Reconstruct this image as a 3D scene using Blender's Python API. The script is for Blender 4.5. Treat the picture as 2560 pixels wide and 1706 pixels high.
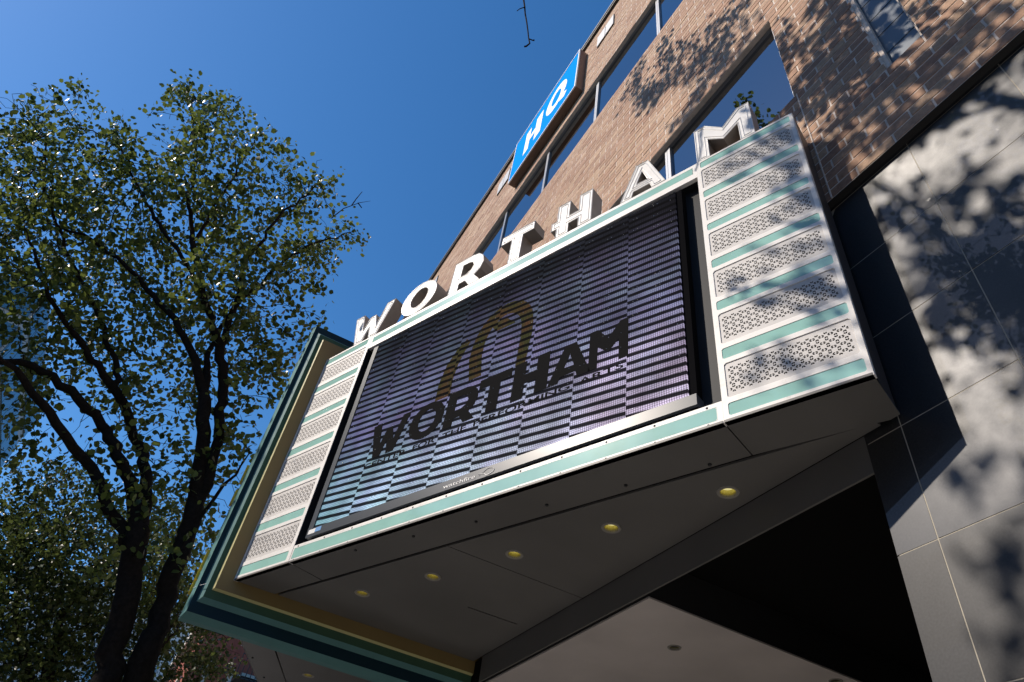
import bpy, bmesh, math, random
import numpy as np
from mathutils import Matrix, Vector
from mathutils.kdtree import KDTree
from mathutils.geometry import delaunay_2d_cdt
from mathutils import noise as mnoise
random.seed(7); np.random.seed(7)
for o in list(bpy.data.objects): bpy.data.objects.remove(o)
SC = bpy.context.scene
COL = SC.collection

# ---------------------------------------------------------------- camera, light, exposure
EYE = 1.6
cam_d = bpy.data.cameras.new('camera'); cam = bpy.data.objects.new('camera', cam_d); COL.objects.link(cam)
cam_d.sensor_width = 36.0; cam_d.lens = 24.68; cam_d.clip_end = 2000.0; cam_d.clip_start = 0.05
right = (-0.49107199, -0.86222637, 0.12415309)
down = (0.56545641, -0.42392282, -0.70749451)
fwd = (0.66265175, -0.27722757, 0.69572805)
m = Matrix(((right[0], -down[0], -fwd[0], 0.0), (right[1], -down[1], -fwd[1], 0.0), (right[2], -down[2], -fwd[2], EYE), (0, 0, 0, 1)))
cam.matrix_world = m
SC.camera = cam

SUN = Vector((0.33, 1.0, 0.97)).normalized()
SUN_EL = math.asin(SUN.z); SUN_AZ = math.atan2(SUN.x, SUN.y)
world = bpy.data.worlds.new('World'); SC.world = world; world.use_nodes = True
wn = world.node_tree; wn.nodes.clear()
w_out = wn.nodes.new('ShaderNodeOutputWorld'); w_bg = wn.nodes.new('ShaderNodeBackground'); sky = wn.nodes.new('ShaderNodeTexSky')
sky.sky_type = 'NISHITA'; sky.sun_disc = False; sky.sun_elevation = SUN_EL; sky.sun_rotation = SUN_AZ
sky.air_density = 1.0; sky.dust_density = 0.3; sky.ozone_density = 3.0; sky.altitude = 200
w_bg.inputs['Strength'].default_value = 0.15
hs_ = wn.nodes.new('ShaderNodeHueSaturation'); hs_.inputs['Saturation'].default_value = 1.28; hs_.inputs['Value'].default_value = 1.12
wn.links.new(sky.outputs[0], hs_.inputs['Color']); wn.links.new(hs_.outputs[0], w_bg.inputs['Color']); wn.links.new(w_bg.outputs[0], w_out.inputs['Surface'])
sun_d = bpy.data.lights.new('sun', 'SUN'); sun = bpy.data.objects.new('sun', sun_d); COL.objects.link(sun)
sun_d.energy = 5.0; sun_d.angle = math.radians(0.53); sun_d.color = (1.0, 0.90, 0.79)
sun.rotation_euler = (-SUN).to_track_quat('-Z', 'Y').to_euler(); sun.location = (6, 18, 30)
SC.view_settings.view_transform = 'Standard'; SC.view_settings.look = 'None'
SC.view_settings.exposure = 0.0; SC.view_settings.gamma = 1.0; SC.view_settings.use_curve_mapping = False

# ---------------------------------------------------------------- helpers
U = 2.5                                   # metres in one layout unit
WF = Matrix.Translation((0, 0, EYE)) @ Matrix.Scale(U, 4)          # building frame: units along the wall / out / above the eye
D_ = Vector((0.92388, 0.38268, 0)).normalized(); N_ = Vector((-D_.y, D_.x, 0))
A_ = Vector((2.592, -0.197, 1.0))         # far lower corner of the angled face
FF = WF @ Matrix.Translation(A_) @ Matrix(((-D_.x, -N_.x, 0, 0), (-D_.y, -N_.y, 0, 0), (0, 0, 1, 0), (0, 0, 0, 1)))   # face frame: x = reading direction, y = into the box, z = up
ID = Matrix.Identity(4)
ROOT = {}

def tag(o, label=None, cat=None, group=None, kind=None):
    if label: o['label'] = label
    if cat: o['category'] = cat
    if group: o['group'] = group
    if kind: o['kind'] = kind
    return o
def thing(name, loc, label, cat, group=None, rotz=0.0):
    o = bpy.data.objects.new(name, None); COL.objects.link(o); o.empty_display_size = 0.3
    o.location = loc; o.rotation_euler = (0, 0, rotz)
    ROOT[o.name] = Matrix.Translation(loc) @ Matrix.Rotation(rotz, 4, 'Z')
    return tag(o, label, cat, group)
def inst(name, mesh, mt, parent, frame=ID):
    """link a mesh whose vertices live in `frame` (rigid) as a child of parent"""
    o = bpy.data.objects.new(name, mesh); COL.objects.link(o)
    if mt and not mesh.materials: mesh.materials.append(mt)
    root = ROOT[parent.name] if parent else ID
    if parent: o.parent = parent
    o.matrix_local = root.inverted() @ frame
    ROOT[o.name] = frame.copy()
    return o
class MB:
    def __init__(s): s.v = []; s.f = []; s.mi = []; s.cur = 0
    def add(s, vs, fs):
        b = len(s.v); s.v += [tuple(p) for p in vs]
        for f in fs: s.f.append(tuple(i + b for i in f)); s.mi.append(s.cur)
        return s
    def box(s, x0, x1, y0, y1, z0, z1):
        return s.add([(x0,y0,z0),(x1,y0,z0),(x1,y1,z0),(x0,y1,z0),(x0,y0,z1),(x1,y0,z1),(x1,y1,z1),(x0,y1,z1)],
                     [(0,3,2,1),(4,5,6,7),(0,1,5,4),(1,2,6,5),(2,3,7,6),(3,0,4,7)])
    def quad(s, a, b, c, d): return s.add([a,b,c,d], [(0,1,2,3)])
    def prism(s, poly, z0, z1):
        n = len(poly)
        if sum(poly[i][0]*poly[(i+1)%n][1]-poly[(i+1)%n][0]*poly[i][1] for i in range(n)) < 0: poly = poly[::-1]
        vs = [(x,y,z0) for x,y in poly] + [(x,y,z1) for x,y in poly]
        return s.add(vs, [tuple(range(n-1,-1,-1)), tuple(range(n,2*n))] + [(i,(i+1)%n,n+(i+1)%n,n+i) for i in range(n)])
    def cyl(s, c, r0, r1, z0, z1, n=20, cap=True):
        vs = [(c[0]+r0*math.cos(2*math.pi*i/n), c[1]+r0*math.sin(2*math.pi*i/n), z0) for i in range(n)] + [(c[0]+r1*math.cos(2*math.pi*i/n), c[1]+r1*math.sin(2*math.pi*i/n), z1) for i in range(n)]
        fs = [(i,(i+1)%n,n+(i+1)%n,n+i) for i in range(n)]
        if cap: fs += [tuple(range(n-1,-1,-1)), tuple(range(n,2*n))]
        return s.add(vs, fs)
    def mesh(s, name, frame=None):
        me = bpy.data.meshes.new(name)
        v = s.v
        if frame is not None:
            a = np.array(v, float); M = np.array(frame); a = a @ M[:3,:3].T + M[:3,3]; v = a.tolist()
        me.from_pydata(v, [], s.f)
        if max(s.mi or [0]) > 0: me.polygons.foreach_set('material_index', s.mi)
        me.update(); return me
    def build(s, name, mt, parent=None, frame=WF, smooth=False):
        """mesh child with vertices given in `frame`; object sits at the root's own frame"""
        root = ROOT[parent.name] if parent else ID
        me = s.mesh(name, root.inverted() @ frame)
        for q in (mt if isinstance(mt, (list, tuple)) else [mt]): me.materials.append(q)
        if smooth: me.polygons.foreach_set('use_smooth', [True]*len(me.polygons))
        o = bpy.data.objects.new(name, me); COL.objects.link(o)
        if parent: o.parent = parent
        ROOT[o.name] = root.copy()
        return o
def fbox(x0,x1,y0,y1,z0,z1): return MB().box(x0,x1,y0,y1,z0,z1)
def inside(p, poly):
    r = False; n = len(poly); j = n-1
    for i in range(n):
        a, b = poly[i], poly[j]
        if (a[1] > p[1]) != (b[1] > p[1]) and p[0] < (b[0]-a[0])*(p[1]-a[1])/(b[1]-a[1])+a[0]: r = not r
        j = i
    return r
def plate(outer, holes):
    """triangulated plate with holes -> 2D verts, tris"""
    vs = []; es = []
    for loop in [outer] + holes:
        b = len(vs); vs += [Vector(p) for p in loop]; es += [(b+i, b+(i+1) % len(loop)) for i in range(len(loop))]
    r = delaunay_2d_cdt(vs, es, [], 0, 1e-7)
    V = r[0]; T = []
    for f in r[2]:
        c = (sum(V[i][0] for i in f)/len(f), sum(V[i][1] for i in f)/len(f))
        if inside(c, outer) and not any(inside(c, h) for h in holes): T.append(tuple(f))
    return [tuple(v) for v in V], T

# ---------------------------------------------------------------- materials
def mat(name, col, rough=0.6, metal=0.0, spec=0.5, var=0.0, vscale=6.0, bump=0.0, bscale=60.0, dirt=0.0, coat=0.0, emit=None, estr=0.0, isl=0.0):
    mt = bpy.data.materials.new(name); mt.use_nodes = True
    nt = mt.node_tree; b = nt.nodes['Principled BSDF']
    b.inputs['Base Color'].default_value = (*col, 1); b.inputs['Roughness'].default_value = rough
    b.inputs['Metallic'].default_value = metal; b.inputs['Specular IOR Level'].default_value = spec
    if coat: b.inputs['Coat Weight'].default_value = coat; b.inputs['Coat Roughness'].default_value = 0.03
    if emit: b.inputs['Emission Color'].default_value = (*emit, 1); b.inputs['Emission Strength'].default_value = estr
    geo = nt.nodes.new('ShaderNodeNewGeometry'); last = None
    if var or dirt or isl:
        rgb = nt.nodes.new('ShaderNodeRGB'); rgb.outputs[0].default_value = (*col, 1); last = rgb.outputs[0]
        def scale_by(fac_socket, amt, sc):
            nonlocal last
            mr = nt.nodes.new('ShaderNodeMapRange'); mr.inputs['To Min'].default_value = 1-amt; mr.inputs['To Max'].default_value = 1+amt
            nt.links.new(fac_socket, mr.inputs['Value'])
            mx = nt.nodes.new('ShaderNodeVectorMath'); mx.operation = 'SCALE'
            nt.links.new(last, mx.inputs[0]); nt.links.new(mr.outputs[0], mx.inputs['Scale']); last = mx.outputs[0]
        if var:
            nz = nt.nodes.new('ShaderNodeTexNoise'); nz.inputs['Scale'].default_value = vscale; nz.inputs['Detail'].default_value = 6
            nt.links.new(geo.outputs['Position'], nz.inputs['Vector'])
            mr0 = nt.nodes.new('ShaderNodeMapRange'); mr0.inputs['From Min'].default_value = 0.3; mr0.inputs['From Max'].default_value = 0.7
            nt.links.new(nz.outputs['Fac'], mr0.inputs['Value']); scale_by(mr0.outputs[0], var, 1)
        if isl: scale_by(geo.outputs['Random Per Island'], isl, 1)
        if dirt:
            nz = nt.nodes.new('ShaderNodeTexNoise'); nz.inputs['Scale'].default_value = 14; nz.inputs['Detail'].default_value = 8; nz.inputs['Roughness'].default_value = 0.7
            nt.links.new(geo.outputs['Position'], nz.inputs['Vector'])
            mr = nt.nodes.new('ShaderNodeMapRange'); mr.inputs['From Min'].default_value = 0.55; mr.inputs['From Max'].default_value = 0.8; mr.inputs['To Max'].default_value = dirt
            nt.links.new(nz.outputs['Fac'], mr.inputs['Value'])
            mx = nt.nodes.new('ShaderNodeMix'); mx.data_type = 'RGBA'; mx.inputs[7].default_value = (0.16, 0.13, 0.10, 1)
            nt.links.new(mr.outputs[0], mx.inputs[0]); nt.links.new(last, mx.inputs[6]); last = mx.outputs[2]
        nt.links.new(last, b.inputs['Base Color'])
    if bump:
        nz = nt.nodes.new('ShaderNodeTexNoise'); nz.inputs['Scale'].default_value = bscale; nz.inputs['Detail'].default_value = 6
        nt.links.new(geo.outputs['Position'], nz.inputs['Vector'])
        bp = nt.nodes.new('ShaderNodeBump'); bp.inputs['Strength'].default_value = bump; bp.inputs['Distance'].default_value = 0.01
        nt.links.new(nz.outputs['Fac'], bp.inputs['Height']); nt.links.new(bp.outputs[0], b.inputs['Normal'])
    return mt
M = {}
M['white'] = mat('white_paint', (0.86, 0.835, 0.80), 0.45, var=0.05, vscale=3, dirt=0.35)
M['letter'] = mat('letter_white', (0.88, 0.865, 0.84), 0.4, var=0.06, vscale=5, dirt=0.15)
M['perf'] = mat('perforated_sheet', (0.64, 0.615, 0.59), 0.55, var=0.07, vscale=4, dirt=0.2)
M['glass_strip'] = mat('sea_glass_strip', (0.36, 0.64, 0.57), 0.12, coat=0.4, var=0.06, vscale=5)
M['dark_metal'] = mat('dark_grey_metal', (0.016, 0.018, 0.022), 0.5, spec=0.18, var=0.1, vscale=2)
M['bezel'] = mat('cabinet_grey', (0.055, 0.065, 0.08), 0.33, spec=0.35, var=0.06, vscale=2)
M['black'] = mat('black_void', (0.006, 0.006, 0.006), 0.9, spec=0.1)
M['print_white'] = mat('white_print', (0.80, 0.80, 0.80), 0.5)
M['print_blue'] = mat('blue_print', (0.10, 0.30, 0.62), 0.5)
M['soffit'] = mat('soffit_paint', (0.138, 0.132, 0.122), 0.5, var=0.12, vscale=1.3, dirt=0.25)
M['beige'] = mat('ceiling_paint', (0.64, 0.58, 0.54), 0.42, var=0.10, vscale=1.5)
M['dark_paint'] = mat('charcoal_paint', (0.03, 0.03, 0.03), 0.6)
M['ochre'] = mat('ochre_paint', (0.27, 0.19, 0.068), 0.5, var=0.05, vscale=2)
M['yellow_trim'] = mat('pale_yellow_paint', (0.56, 0.52, 0.24), 0.45)
M['green'] = mat('moss_green_paint', (0.055, 0.12, 0.075), 0.6, spec=0.2, var=0.05)
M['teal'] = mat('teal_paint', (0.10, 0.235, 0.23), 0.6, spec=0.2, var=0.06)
M['shaded_teal'] = mat('shaded_teal_paint', (0.007, 0.032, 0.048), 0.6, spec=0.2, var=0.06)  # same teal paint as the beads, with shade put into its colour
M['yellow'] = mat('yellow_letter', (0.70, 0.52, 0.03), 0.4)
M['gold'] = mat('gold_reflector', (0.62, 0.55, 0.18), 0.25, metal=0.6)
M['lamp'] = mat('lamp_glow', (0.8, 0.8, 0.5), 0.4, emit=(1.0, 0.88, 0.40), estr=0.55)
M['trim_ring'] = mat('trim_ring_grey', (0.30, 0.28, 0.24), 0.4)
M['mortar'] = mat('pale_mortar', (0.72, 0.63, 0.55), 0.9, var=0.15, vscale=20, bump=0.4, bscale=150)
M['coping'] = mat('coping_metal', (0.03, 0.028, 0.028), 0.5)
M['vent'] = mat('vent_grey', (0.42, 0.42, 0.42), 0.5)
M['frame'] = mat('window_frame_metal', (0.28, 0.29, 0.31), 0.35, metal=0.5)
M['pane'] = mat('window_glass', (0.25, 0.275, 0.30), 0.015, metal=1.0)
M['slate'] = mat('slate_panel', (0.06, 0.085, 0.11), 0.35, var=0.15, vscale=4)
M['grout'] = mat('cream_grout', (0.46, 0.42, 0.34), 0.9)
M['sign_box'] = mat('sign_brown', (0.17, 0.105, 0.075), 0.5, var=0.12, vscale=3)
M['sign_blue'] = mat('sign_blue', (0.012, 0.30, 0.85), 0.9, spec=0.0)
M['concrete'] = mat('pavement_concrete', (0.30, 0.29, 0.275), 0.85, var=0.1, vscale=2, bump=0.2)
M['asphalt'] = mat('asphalt', (0.055, 0.055, 0.057), 0.9, var=0.15, vscale=5, bump=0.4)
M['kerb'] = mat('kerb_stone', (0.36, 0.35, 0.33), 0.85, var=0.1)
M['bark'] = mat('bark', (0.020, 0.016, 0.013), 0.95, spec=0.12, var=0.3, vscale=25, bump=0.8, bscale=40)
M['opp'] = mat('brown_render', (0.16, 0.13, 0.11), 0.8, var=0.1)
M['red_brick'] = mat('red_brick_wall', (0.33, 0.09, 0.055), 0.85, var=0.2, vscale=4)
M['cream'] = mat('cream_stone', (0.62, 0.57, 0.48), 0.8)
M['pale'] = mat('pale_render', (0.60, 0.61, 0.62), 0.8, var=0.05)
M['tower_glass'] = mat('tower_glass', (0.10, 0.20, 0.25), 0.08, metal=0.55)
M['tower_band'] = mat('tower_band', (0.30, 0.31, 0.32), 0.6)

def brick_mat(name='brown_brick'):
    mt = bpy.data.materials.new(name); mt.use_nodes = True; nt = mt.node_tree; b = nt.nodes['Principled BSDF']
    geo = nt.nodes.new('ShaderNodeNewGeometry'); oi = nt.nodes.new('ShaderNodeObjectInfo')
    ad = nt.nodes.new('ShaderNodeMath'); ad.operation = 'ADD'; nt.links.new(geo.outputs['Random Per Island'], ad.inputs[0]); nt.links.new(oi.outputs['Random'], ad.inputs[1])
    fr = nt.nodes.new('ShaderNodeMath'); fr.operation = 'FRACT'; nt.links.new(ad.outputs[0], fr.inputs[0])
    cr = nt.nodes.new('ShaderNodeValToRGB'); nt.links.new(fr.outputs[0], cr.inputs[0])
    e = cr.color_ramp.elements; e[0].position = 0; e[0].color = (0.34, 0.19, 0.12, 1); e[1].position = 1; e[1].color = (0.49, 0.325, 0.21, 1)
    for p, c in ((0.25, (0.435, 0.26, 0.165, 1)), (0.5, (0.375, 0.22, 0.14, 1)), (0.75, (0.48, 0.31, 0.20, 1))):
        q = e.new(p); q.color = c
    nz = nt.nodes.new('ShaderNodeTexNoise'); nz.inputs['Scale'].default_value = 28; nz.inputs['Detail'].default_value = 8; nz.inputs['Roughness'].default_value = 0.7
    nt.links.new(geo.outputs['Position'], nz.inputs['Vector'])
    mr = nt.nodes.new('ShaderNodeMapRange'); mr.inputs['From Min'].default_value = 0.3; mr.inputs['From Max'].default_value = 0.7; mr.inputs['To Min'].default_value = 0.72; mr.inputs['To Max'].default_value = 1.28
    nt.links.new(nz.outputs['Fac'], mr.inputs['Value'])
    mx = nt.nodes.new('ShaderNodeVectorMath'); mx.operation = 'SCALE'; nt.links.new(cr.outputs[0], mx.inputs[0]); nt.links.new(mr.outputs[0], mx.inputs['Scale'])
    nt.links.new(mx.outputs[0], b.inputs['Base Color']); b.inputs['Roughness'].default_value = 0.85
    bp = nt.nodes.new('ShaderNodeBump'); bp.inputs['Strength'].default_value = 0.6; bp.inputs['Distance'].default_value = 0.006
    nt.links.new(nz.outputs['Fac'], bp.inputs['Height']); nt.links.new(bp.outputs[0], b.inputs['Normal'])
    return mt
M['brick'] = brick_mat()

def granite_mat():
    mt = bpy.data.materials.new('polished_granite'); mt.use_nodes = True; nt = mt.node_tree; b = nt.nodes['Principled BSDF']
    geo = nt.nodes.new('ShaderNodeNewGeometry')
    nz = nt.nodes.new('ShaderNodeTexNoise'); nz.inputs['Scale'].default_value = 90; nz.inputs['Detail'].default_value = 4
    nt.links.new(geo.outputs['Position'], nz.inputs['Vector'])
    cr = nt.nodes.new('ShaderNodeValToRGB'); cr.color_ramp.elements[0].position = 0.35; cr.color_ramp.elements[0].color = (0.004, 0.0042, 0.005, 1)
    cr.color_ramp.elements[1].position = 0.75; cr.color_ramp.elements[1].color = (0.022, 0.022, 0.024, 1)
    nt.links.new(nz.outputs['Fac'], cr.inputs[0]); nt.links.new(cr.outputs[0], b.inputs['Base Color'])
    oi = nt.nodes.new('ShaderNodeObjectInfo'); n3 = nt.nodes.new('ShaderNodeTexNoise'); n3.inputs['Scale'].default_value = 2.6; n3.inputs['Detail'].default_value = 7; n3.inputs['Roughness'].default_value = 0.65
    nt.links.new(geo.outputs['Position'], n3.inputs['Vector'])
    r3 = nt.nodes.new('ShaderNodeMapRange'); r3.inputs['From Min'].default_value = 0.3; r3.inputs['From Max'].default_value = 0.7; r3.inputs['To Min'].default_value = 0.40; r3.inputs['To Max'].default_value = 0.54
    nt.links.new(n3.outputs['Fac'], r3.inputs['Value'])
    a3 = nt.nodes.new('ShaderNodeMath'); a3.operation = 'MULTIPLY_ADD'; a3.inputs[1].default_value = 0.05; nt.links.new(oi.outputs['Random'], a3.inputs[0]); nt.links.new(r3.outputs[0], a3.inputs[2])
    nt.links.new(a3.outputs[0], b.inputs['Roughness']); b.inputs['Specular IOR Level'].default_value = 0.75
    b.inputs['Coat Weight'].default_value = 0.4; b.inputs['Coat Roughness'].default_value = 0.015
    return mt
M['granite'] = granite_mat()

def leaf_mat(name, dark, light):
    mt = bpy.data.materials.new(name); mt.use_nodes = True; nt = mt.node_tree; nt.nodes.clear()
    out = nt.nodes.new('ShaderNodeOutputMaterial'); geo = nt.nodes.new('ShaderNodeNewGeometry')
    cr = nt.nodes.new('ShaderNodeValToRGB'); cr.color_ramp.elements[0].color = (*dark, 1); cr.color_ramp.elements[1].color = (*light, 1)
    nt.links.new(geo.outputs['Random Per Island'], cr.inputs[0])
    pb = nt.nodes.new('ShaderNodeBsdfPrincipled'); pb.inputs['Roughness'].default_value = 0.38; pb.inputs['Specular IOR Level'].default_value = 0.28
    nt.links.new(cr.outputs[0], pb.inputs['Base Color'])
    tr = nt.nodes.new('ShaderNodeBsdfTranslucent')
    hs = nt.nodes.new('ShaderNodeHueSaturation'); hs.inputs['Value'].default_value = 1.7; hs.inputs['Hue'].default_value = 0.485
    nt.links.new(cr.outputs[0], hs.inputs['Color']); nt.links.new(hs.outputs[0], tr.inputs['Color'])
    mx = nt.nodes.new('ShaderNodeMixShader'); mx.inputs[0].default_value = 0.30
    nt.links.new(pb.outputs[0], mx.inputs[1]); nt.links.new(tr.outputs[0], mx.inputs[2]); nt.links.new(mx.outputs[0], out.inputs['Surface'])
    return mt
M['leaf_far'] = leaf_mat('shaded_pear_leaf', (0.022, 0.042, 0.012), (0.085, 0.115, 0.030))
M['leaf'] = leaf_mat('pear_leaf', (0.026, 0.050, 0.012), (0.150, 0.200, 0.042))

# screen picture: colours of the displayed picture, in metres from the screen's lower left corner (object coordinates)
LED_H = 0.857 * U
def led_mat(name, emblem=False, gain=1.0):
    mt = bpy.data.materials.new(name); mt.use_nodes = True; nt = mt.node_tree; b = nt.nodes['Principled BSDF']
    b.inputs['Base Color'].default_value = (0.008, 0.008, 0.009, 1); b.inputs['Roughness'].default_value = 0.9; b.inputs['Specular IOR Level'].default_value = 0.0
    tc = nt.nodes.new('ShaderNodeTexCoord'); sp = nt.nodes.new('ShaderNodeSeparateXYZ'); nt.links.new(tc.outputs['Object'], sp.inputs[0])
    def math_(op, a, c=None, d=None):
        n = nt.nodes.new('ShaderNodeMath'); n.operation = op
        for i, q in enumerate((a, c, d)):
            if q is None: continue
            if isinstance(q, (int, float)): n.inputs[i].default_value = q
            else: nt.links.new(q, n.inputs[i])
        return n.outputs[0]
    X = sp.outputs['X']; Z = sp.outputs['Z']; colw = 1.375 * U / 8
    cf = math_('FRACT', math_('DIVIDE', X, colw))
    zz = math_('ADD', math_('MULTIPLY', Z, 28.5 / LED_H), math_('MULTIPLY', cf, 0.55))
    tri = math_('ABSOLUTE', math_('SUBTRACT', math_('FRACT', zz), 0.5))       # 0 mid, .5 edges
    ss = nt.nodes.new('ShaderNodeMapRange'); ss.interpolation_type = 'SMOOTHSTEP'
    ss.inputs['From Min'].default_value = 0.22; ss.inputs['From Max'].default_value = 0.33; ss.inputs['To Min'].default_value = 1; ss.inputs['To Max'].default_value = 0.03
    nt.links.new(tri, ss.inputs['Value']); band = ss.outputs[0]
    # pixel rows
    pr = math_('MULTIPLY_ADD', math_('SINE', math_('MULTIPLY', Z, 2 * math.pi / 0.0165)), 0.25, 0.75)
    pc = math_('MULTIPLY_ADD', math_('SINE', math_('MULTIPLY', X, 2 * math.pi / 0.0165)), 0.3, 0.7)
    if emblem:
        rgb = nt.nodes.new('ShaderNodeRGB'); rgb.outputs[0].default_value = (0.34, 0.26, 0.08, 1); colr = rgb.outputs[0]
        nz = nt.nodes.new('ShaderNodeTexNoise'); nz.inputs['Scale'].default_value = 6; nt.links.new(tc.outputs['Object'], nz.inputs['Vector'])
        mx = nt.nodes.new('ShaderNodeMix'); mx.data_type = 'RGBA'; mx.inputs[6].default_value = (0.20, 0.20, 0.07, 1); mx.inputs[7].default_value = (0.42, 0.20, 0.10, 1)
        mr = nt.nodes.new('ShaderNodeMapRange'); mr.inputs['From Min'].default_value = 0.4; mr.inputs['From Max'].default_value = 0.7
        nt.links.new(nz.outputs['Fac'], mr.inputs['Value']); nt.links.new(mr.outputs[0], mx.inputs[0]); colr = mx.outputs[2]
    else:
        fx = math_('DIVIDE', X, 1.375 * U); fz = math_('DIVIDE', Z, LED_H)
        def mix(f, a, c):
            n = nt.nodes.new('ShaderNodeMix'); n.data_type = 'RGBA'; n.clamp_factor = True
            if isinstance(f, float): n.inputs[0].default_value = f
            else: nt.links.new(f, n.inputs[0])
            for i, q in ((6, a), (7, c)):
                if isinstance(q, tuple): n.inputs[i].default_value = (*q, 1)
                else: nt.links.new(q, n.inputs[i])
            return n.outputs[2]
        bottom = mix(fx, (0.24, 0.54, 0.70), (0.66, 0.50, 0.74))
        mid = mix(fx, (0.13, 0.15, 0.34), (0.18, 0.18, 0.36))
        top = mix(fx, (0.018, 0.028, 0.05), (0.010, 0.009, 0.015))
        f1 = nt.nodes.new('ShaderNodeMapRange'); f1.inputs['From Min'].default_value = 0.02; f1.inputs['From Max'].default_value = 0.42; nt.links.new(fz, f1.inputs['Value'])
        f2 = nt.nodes.new('ShaderNodeMapRange'); f2.inputs['From Min'].default_value = 0.38; f2.inputs['From Max'].default_value = 0.92; nt.links.new(fz, f2.inputs['Value'])
        colr = mix(f2.outputs[0], mix(f1.outputs[0], bottom, mid), top)
        nz = nt.nodes.new('ShaderNodeTexNoise'); nz.inputs['Scale'].default_value = 2.2; nz.inputs['Detail'].default_value = 5; nt.links.new(tc.outputs['Object'], nz.inputs['Vector'])
        sv = nt.nodes.new('ShaderNodeMapRange'); sv.inputs['From Min'].default_value = 0.3; sv.inputs['From Max'].default_value = 0.7; sv.inputs['To Min'].default_value = 0.45; sv.inputs['To Max'].default_value = 1.5
        nt.links.new(nz.outputs['Fac'], sv.inputs['Value'])
        nz2 = nt.nodes.new('ShaderNodeTexNoise'); nz2.inputs['Scale'].default_value = 3.0; nz2.inputs['Detail'].default_value = 3; nt.links.new(tc.outputs['Object'], nz2.inputs['Vector'])
        hs = nt.nodes.new('ShaderNodeHueSaturation'); hs.inputs['Saturation'].default_value = 0.82; nt.links.new(colr, hs.inputs['Color']); nt.links.new(sv.outputs[0], hs.inputs['Value'])
        hm = nt.nodes.new('ShaderNodeMapRange'); hm.inputs['From Min'].default_value = 0.3; hm.inputs['From Max'].default_value = 0.7; hm.inputs['To Min'].default_value = 0.46; hm.inputs['To Max'].default_value = 0.54
        nt.links.new(nz2.outputs['Fac'], hm.inputs['Value']); nt.links.new(hm.outputs[0], hs.inputs['Hue']); colr = hs.outputs[0]
    nt.links.new(colr, b.inputs['Emission Color'])
    st = math_('MULTIPLY', math_('MULTIPLY', band, math_('MULTIPLY', pr, pc)), gain)
    nt.links.new(st, b.inputs['Emission Strength'])
    return mt
M['led'] = led_mat('led_picture', gain=1.7); M['led_gold'] = led_mat('led_gold_picture', True, 0.38)
M['return'] = mat('bronze_return', (0.30, 0.27, 0.24), 0.5, var=0.08); M['end'] = mat('bronze_end', (0.07, 0.055, 0.048), 0.5)
M['led_off'] = mat('led_unlit', (0.016, 0.016, 0.0165), 0.9, spec=0.0)
M['screw'] = mat('screw_steel', (0.75, 0.75, 0.75), 0.25, metal=1.0)
# ================================================================ setting: ground
g = MB(); g.box(-80, 240, 5.6, 16.0, -0.3, 0.0); tag(g.build('road', M['asphalt'], None, ID), kind='structure')
g = MB(); g.box(-80, 240, -12.0, 5.35, -0.3, 0.13); tag(g.build('pavement', M['concrete'], None, ID), kind='structure')
g = MB(); g.box(-80, 240, 5.35, 5.6, -0.3, 0.14); tag(g.build('kerb', M['kerb'], None, ID), kind='structure')
g = MB(); g.box(-80, 240, 16.0, 120, -0.3, 0.13); tag(g.build('pavement', M['concrete'], None, ID), kind='structure')
g = MB(); g.box(-400, 500, -400, 400, -0.9, -0.31); tag(g.build('ground', M['asphalt'], None, ID), kind='structure')

# ================================================================ brick building
B = 1.135; W = 1.16; ZL = 1.742; CH = 0.039; BL = 0.1165; ROOF = ZL + CH * 108
bld = thing('brick_building', (2.0, -2.9, 0.13), 'brown brick office building with dark tinted window bands, polished granite ground floor and recessed entrance', 'building')
zk = lambda k: ZL + CH * k
openings = [(-1.40, 5.42, zk(66), zk(83)), (0.64, 4.06, zk(16), zk(33)), (0.246, 0.360, zk(8), zk(46)), (-0.9, -0.46, zk(16), zk(33))]
XW0, XW1 = -3.0, 7.2
def free(z0, z1, x0, x1):
    segs = [(x0, x1)]
    for a, b, c, d in openings:
        if z0 < d - 1e-4 and z1 > c + 1e-4:
            ns = []
            for s, e in segs:
                if b <= s or a >= e: ns.append((s, e)); continue
                if a > s: ns.append((s, a))
                if b < e: ns.append((b, e))
            segs = ns
    return segs
mw = MB(); zs = sorted({ZL, ROOF, *[o[2] for o in openings], *[o[3] for o in openings]})
for z0, z1 in zip(zs[:-1], zs[1:]):
    for s, e in free(z0, z1, XW0, XW1): mw.quad((s, -B - 0.0016, z0), (e, -B - 0.0016, z0), (e, -B - 0.0016, z1), (s, -B - 0.0016, z1))
MB().quad((XW0, -B - 0.0016, ZL), (XW0, -W - 0.06, ZL), (XW1, -W - 0.06, ZL), (XW1, -B - 0.0016, ZL)).build('ledge_underside', M['dark_paint'], bld)
for a, b, c, d in openings:            # reveals
    r = 0.042
    for p, q in (((a, c), (a, d)), ((b, d), (b, c)), ((a, d), (b, d)), ((b, c), (a, c))):
        mw.quad((p[0], -B - 0.0016, p[1]), (q[0], -B - 0.0016, q[1]), (q[0], -B - r, q[1]), (p[0], -B - r, p[1]))
mw.box(XW0, XW1, -6.0, -B - 0.06, ROOF - 0.04, ROOF - 0.01)
mw.build('mortar_wall', M['mortar'], bld)
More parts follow.
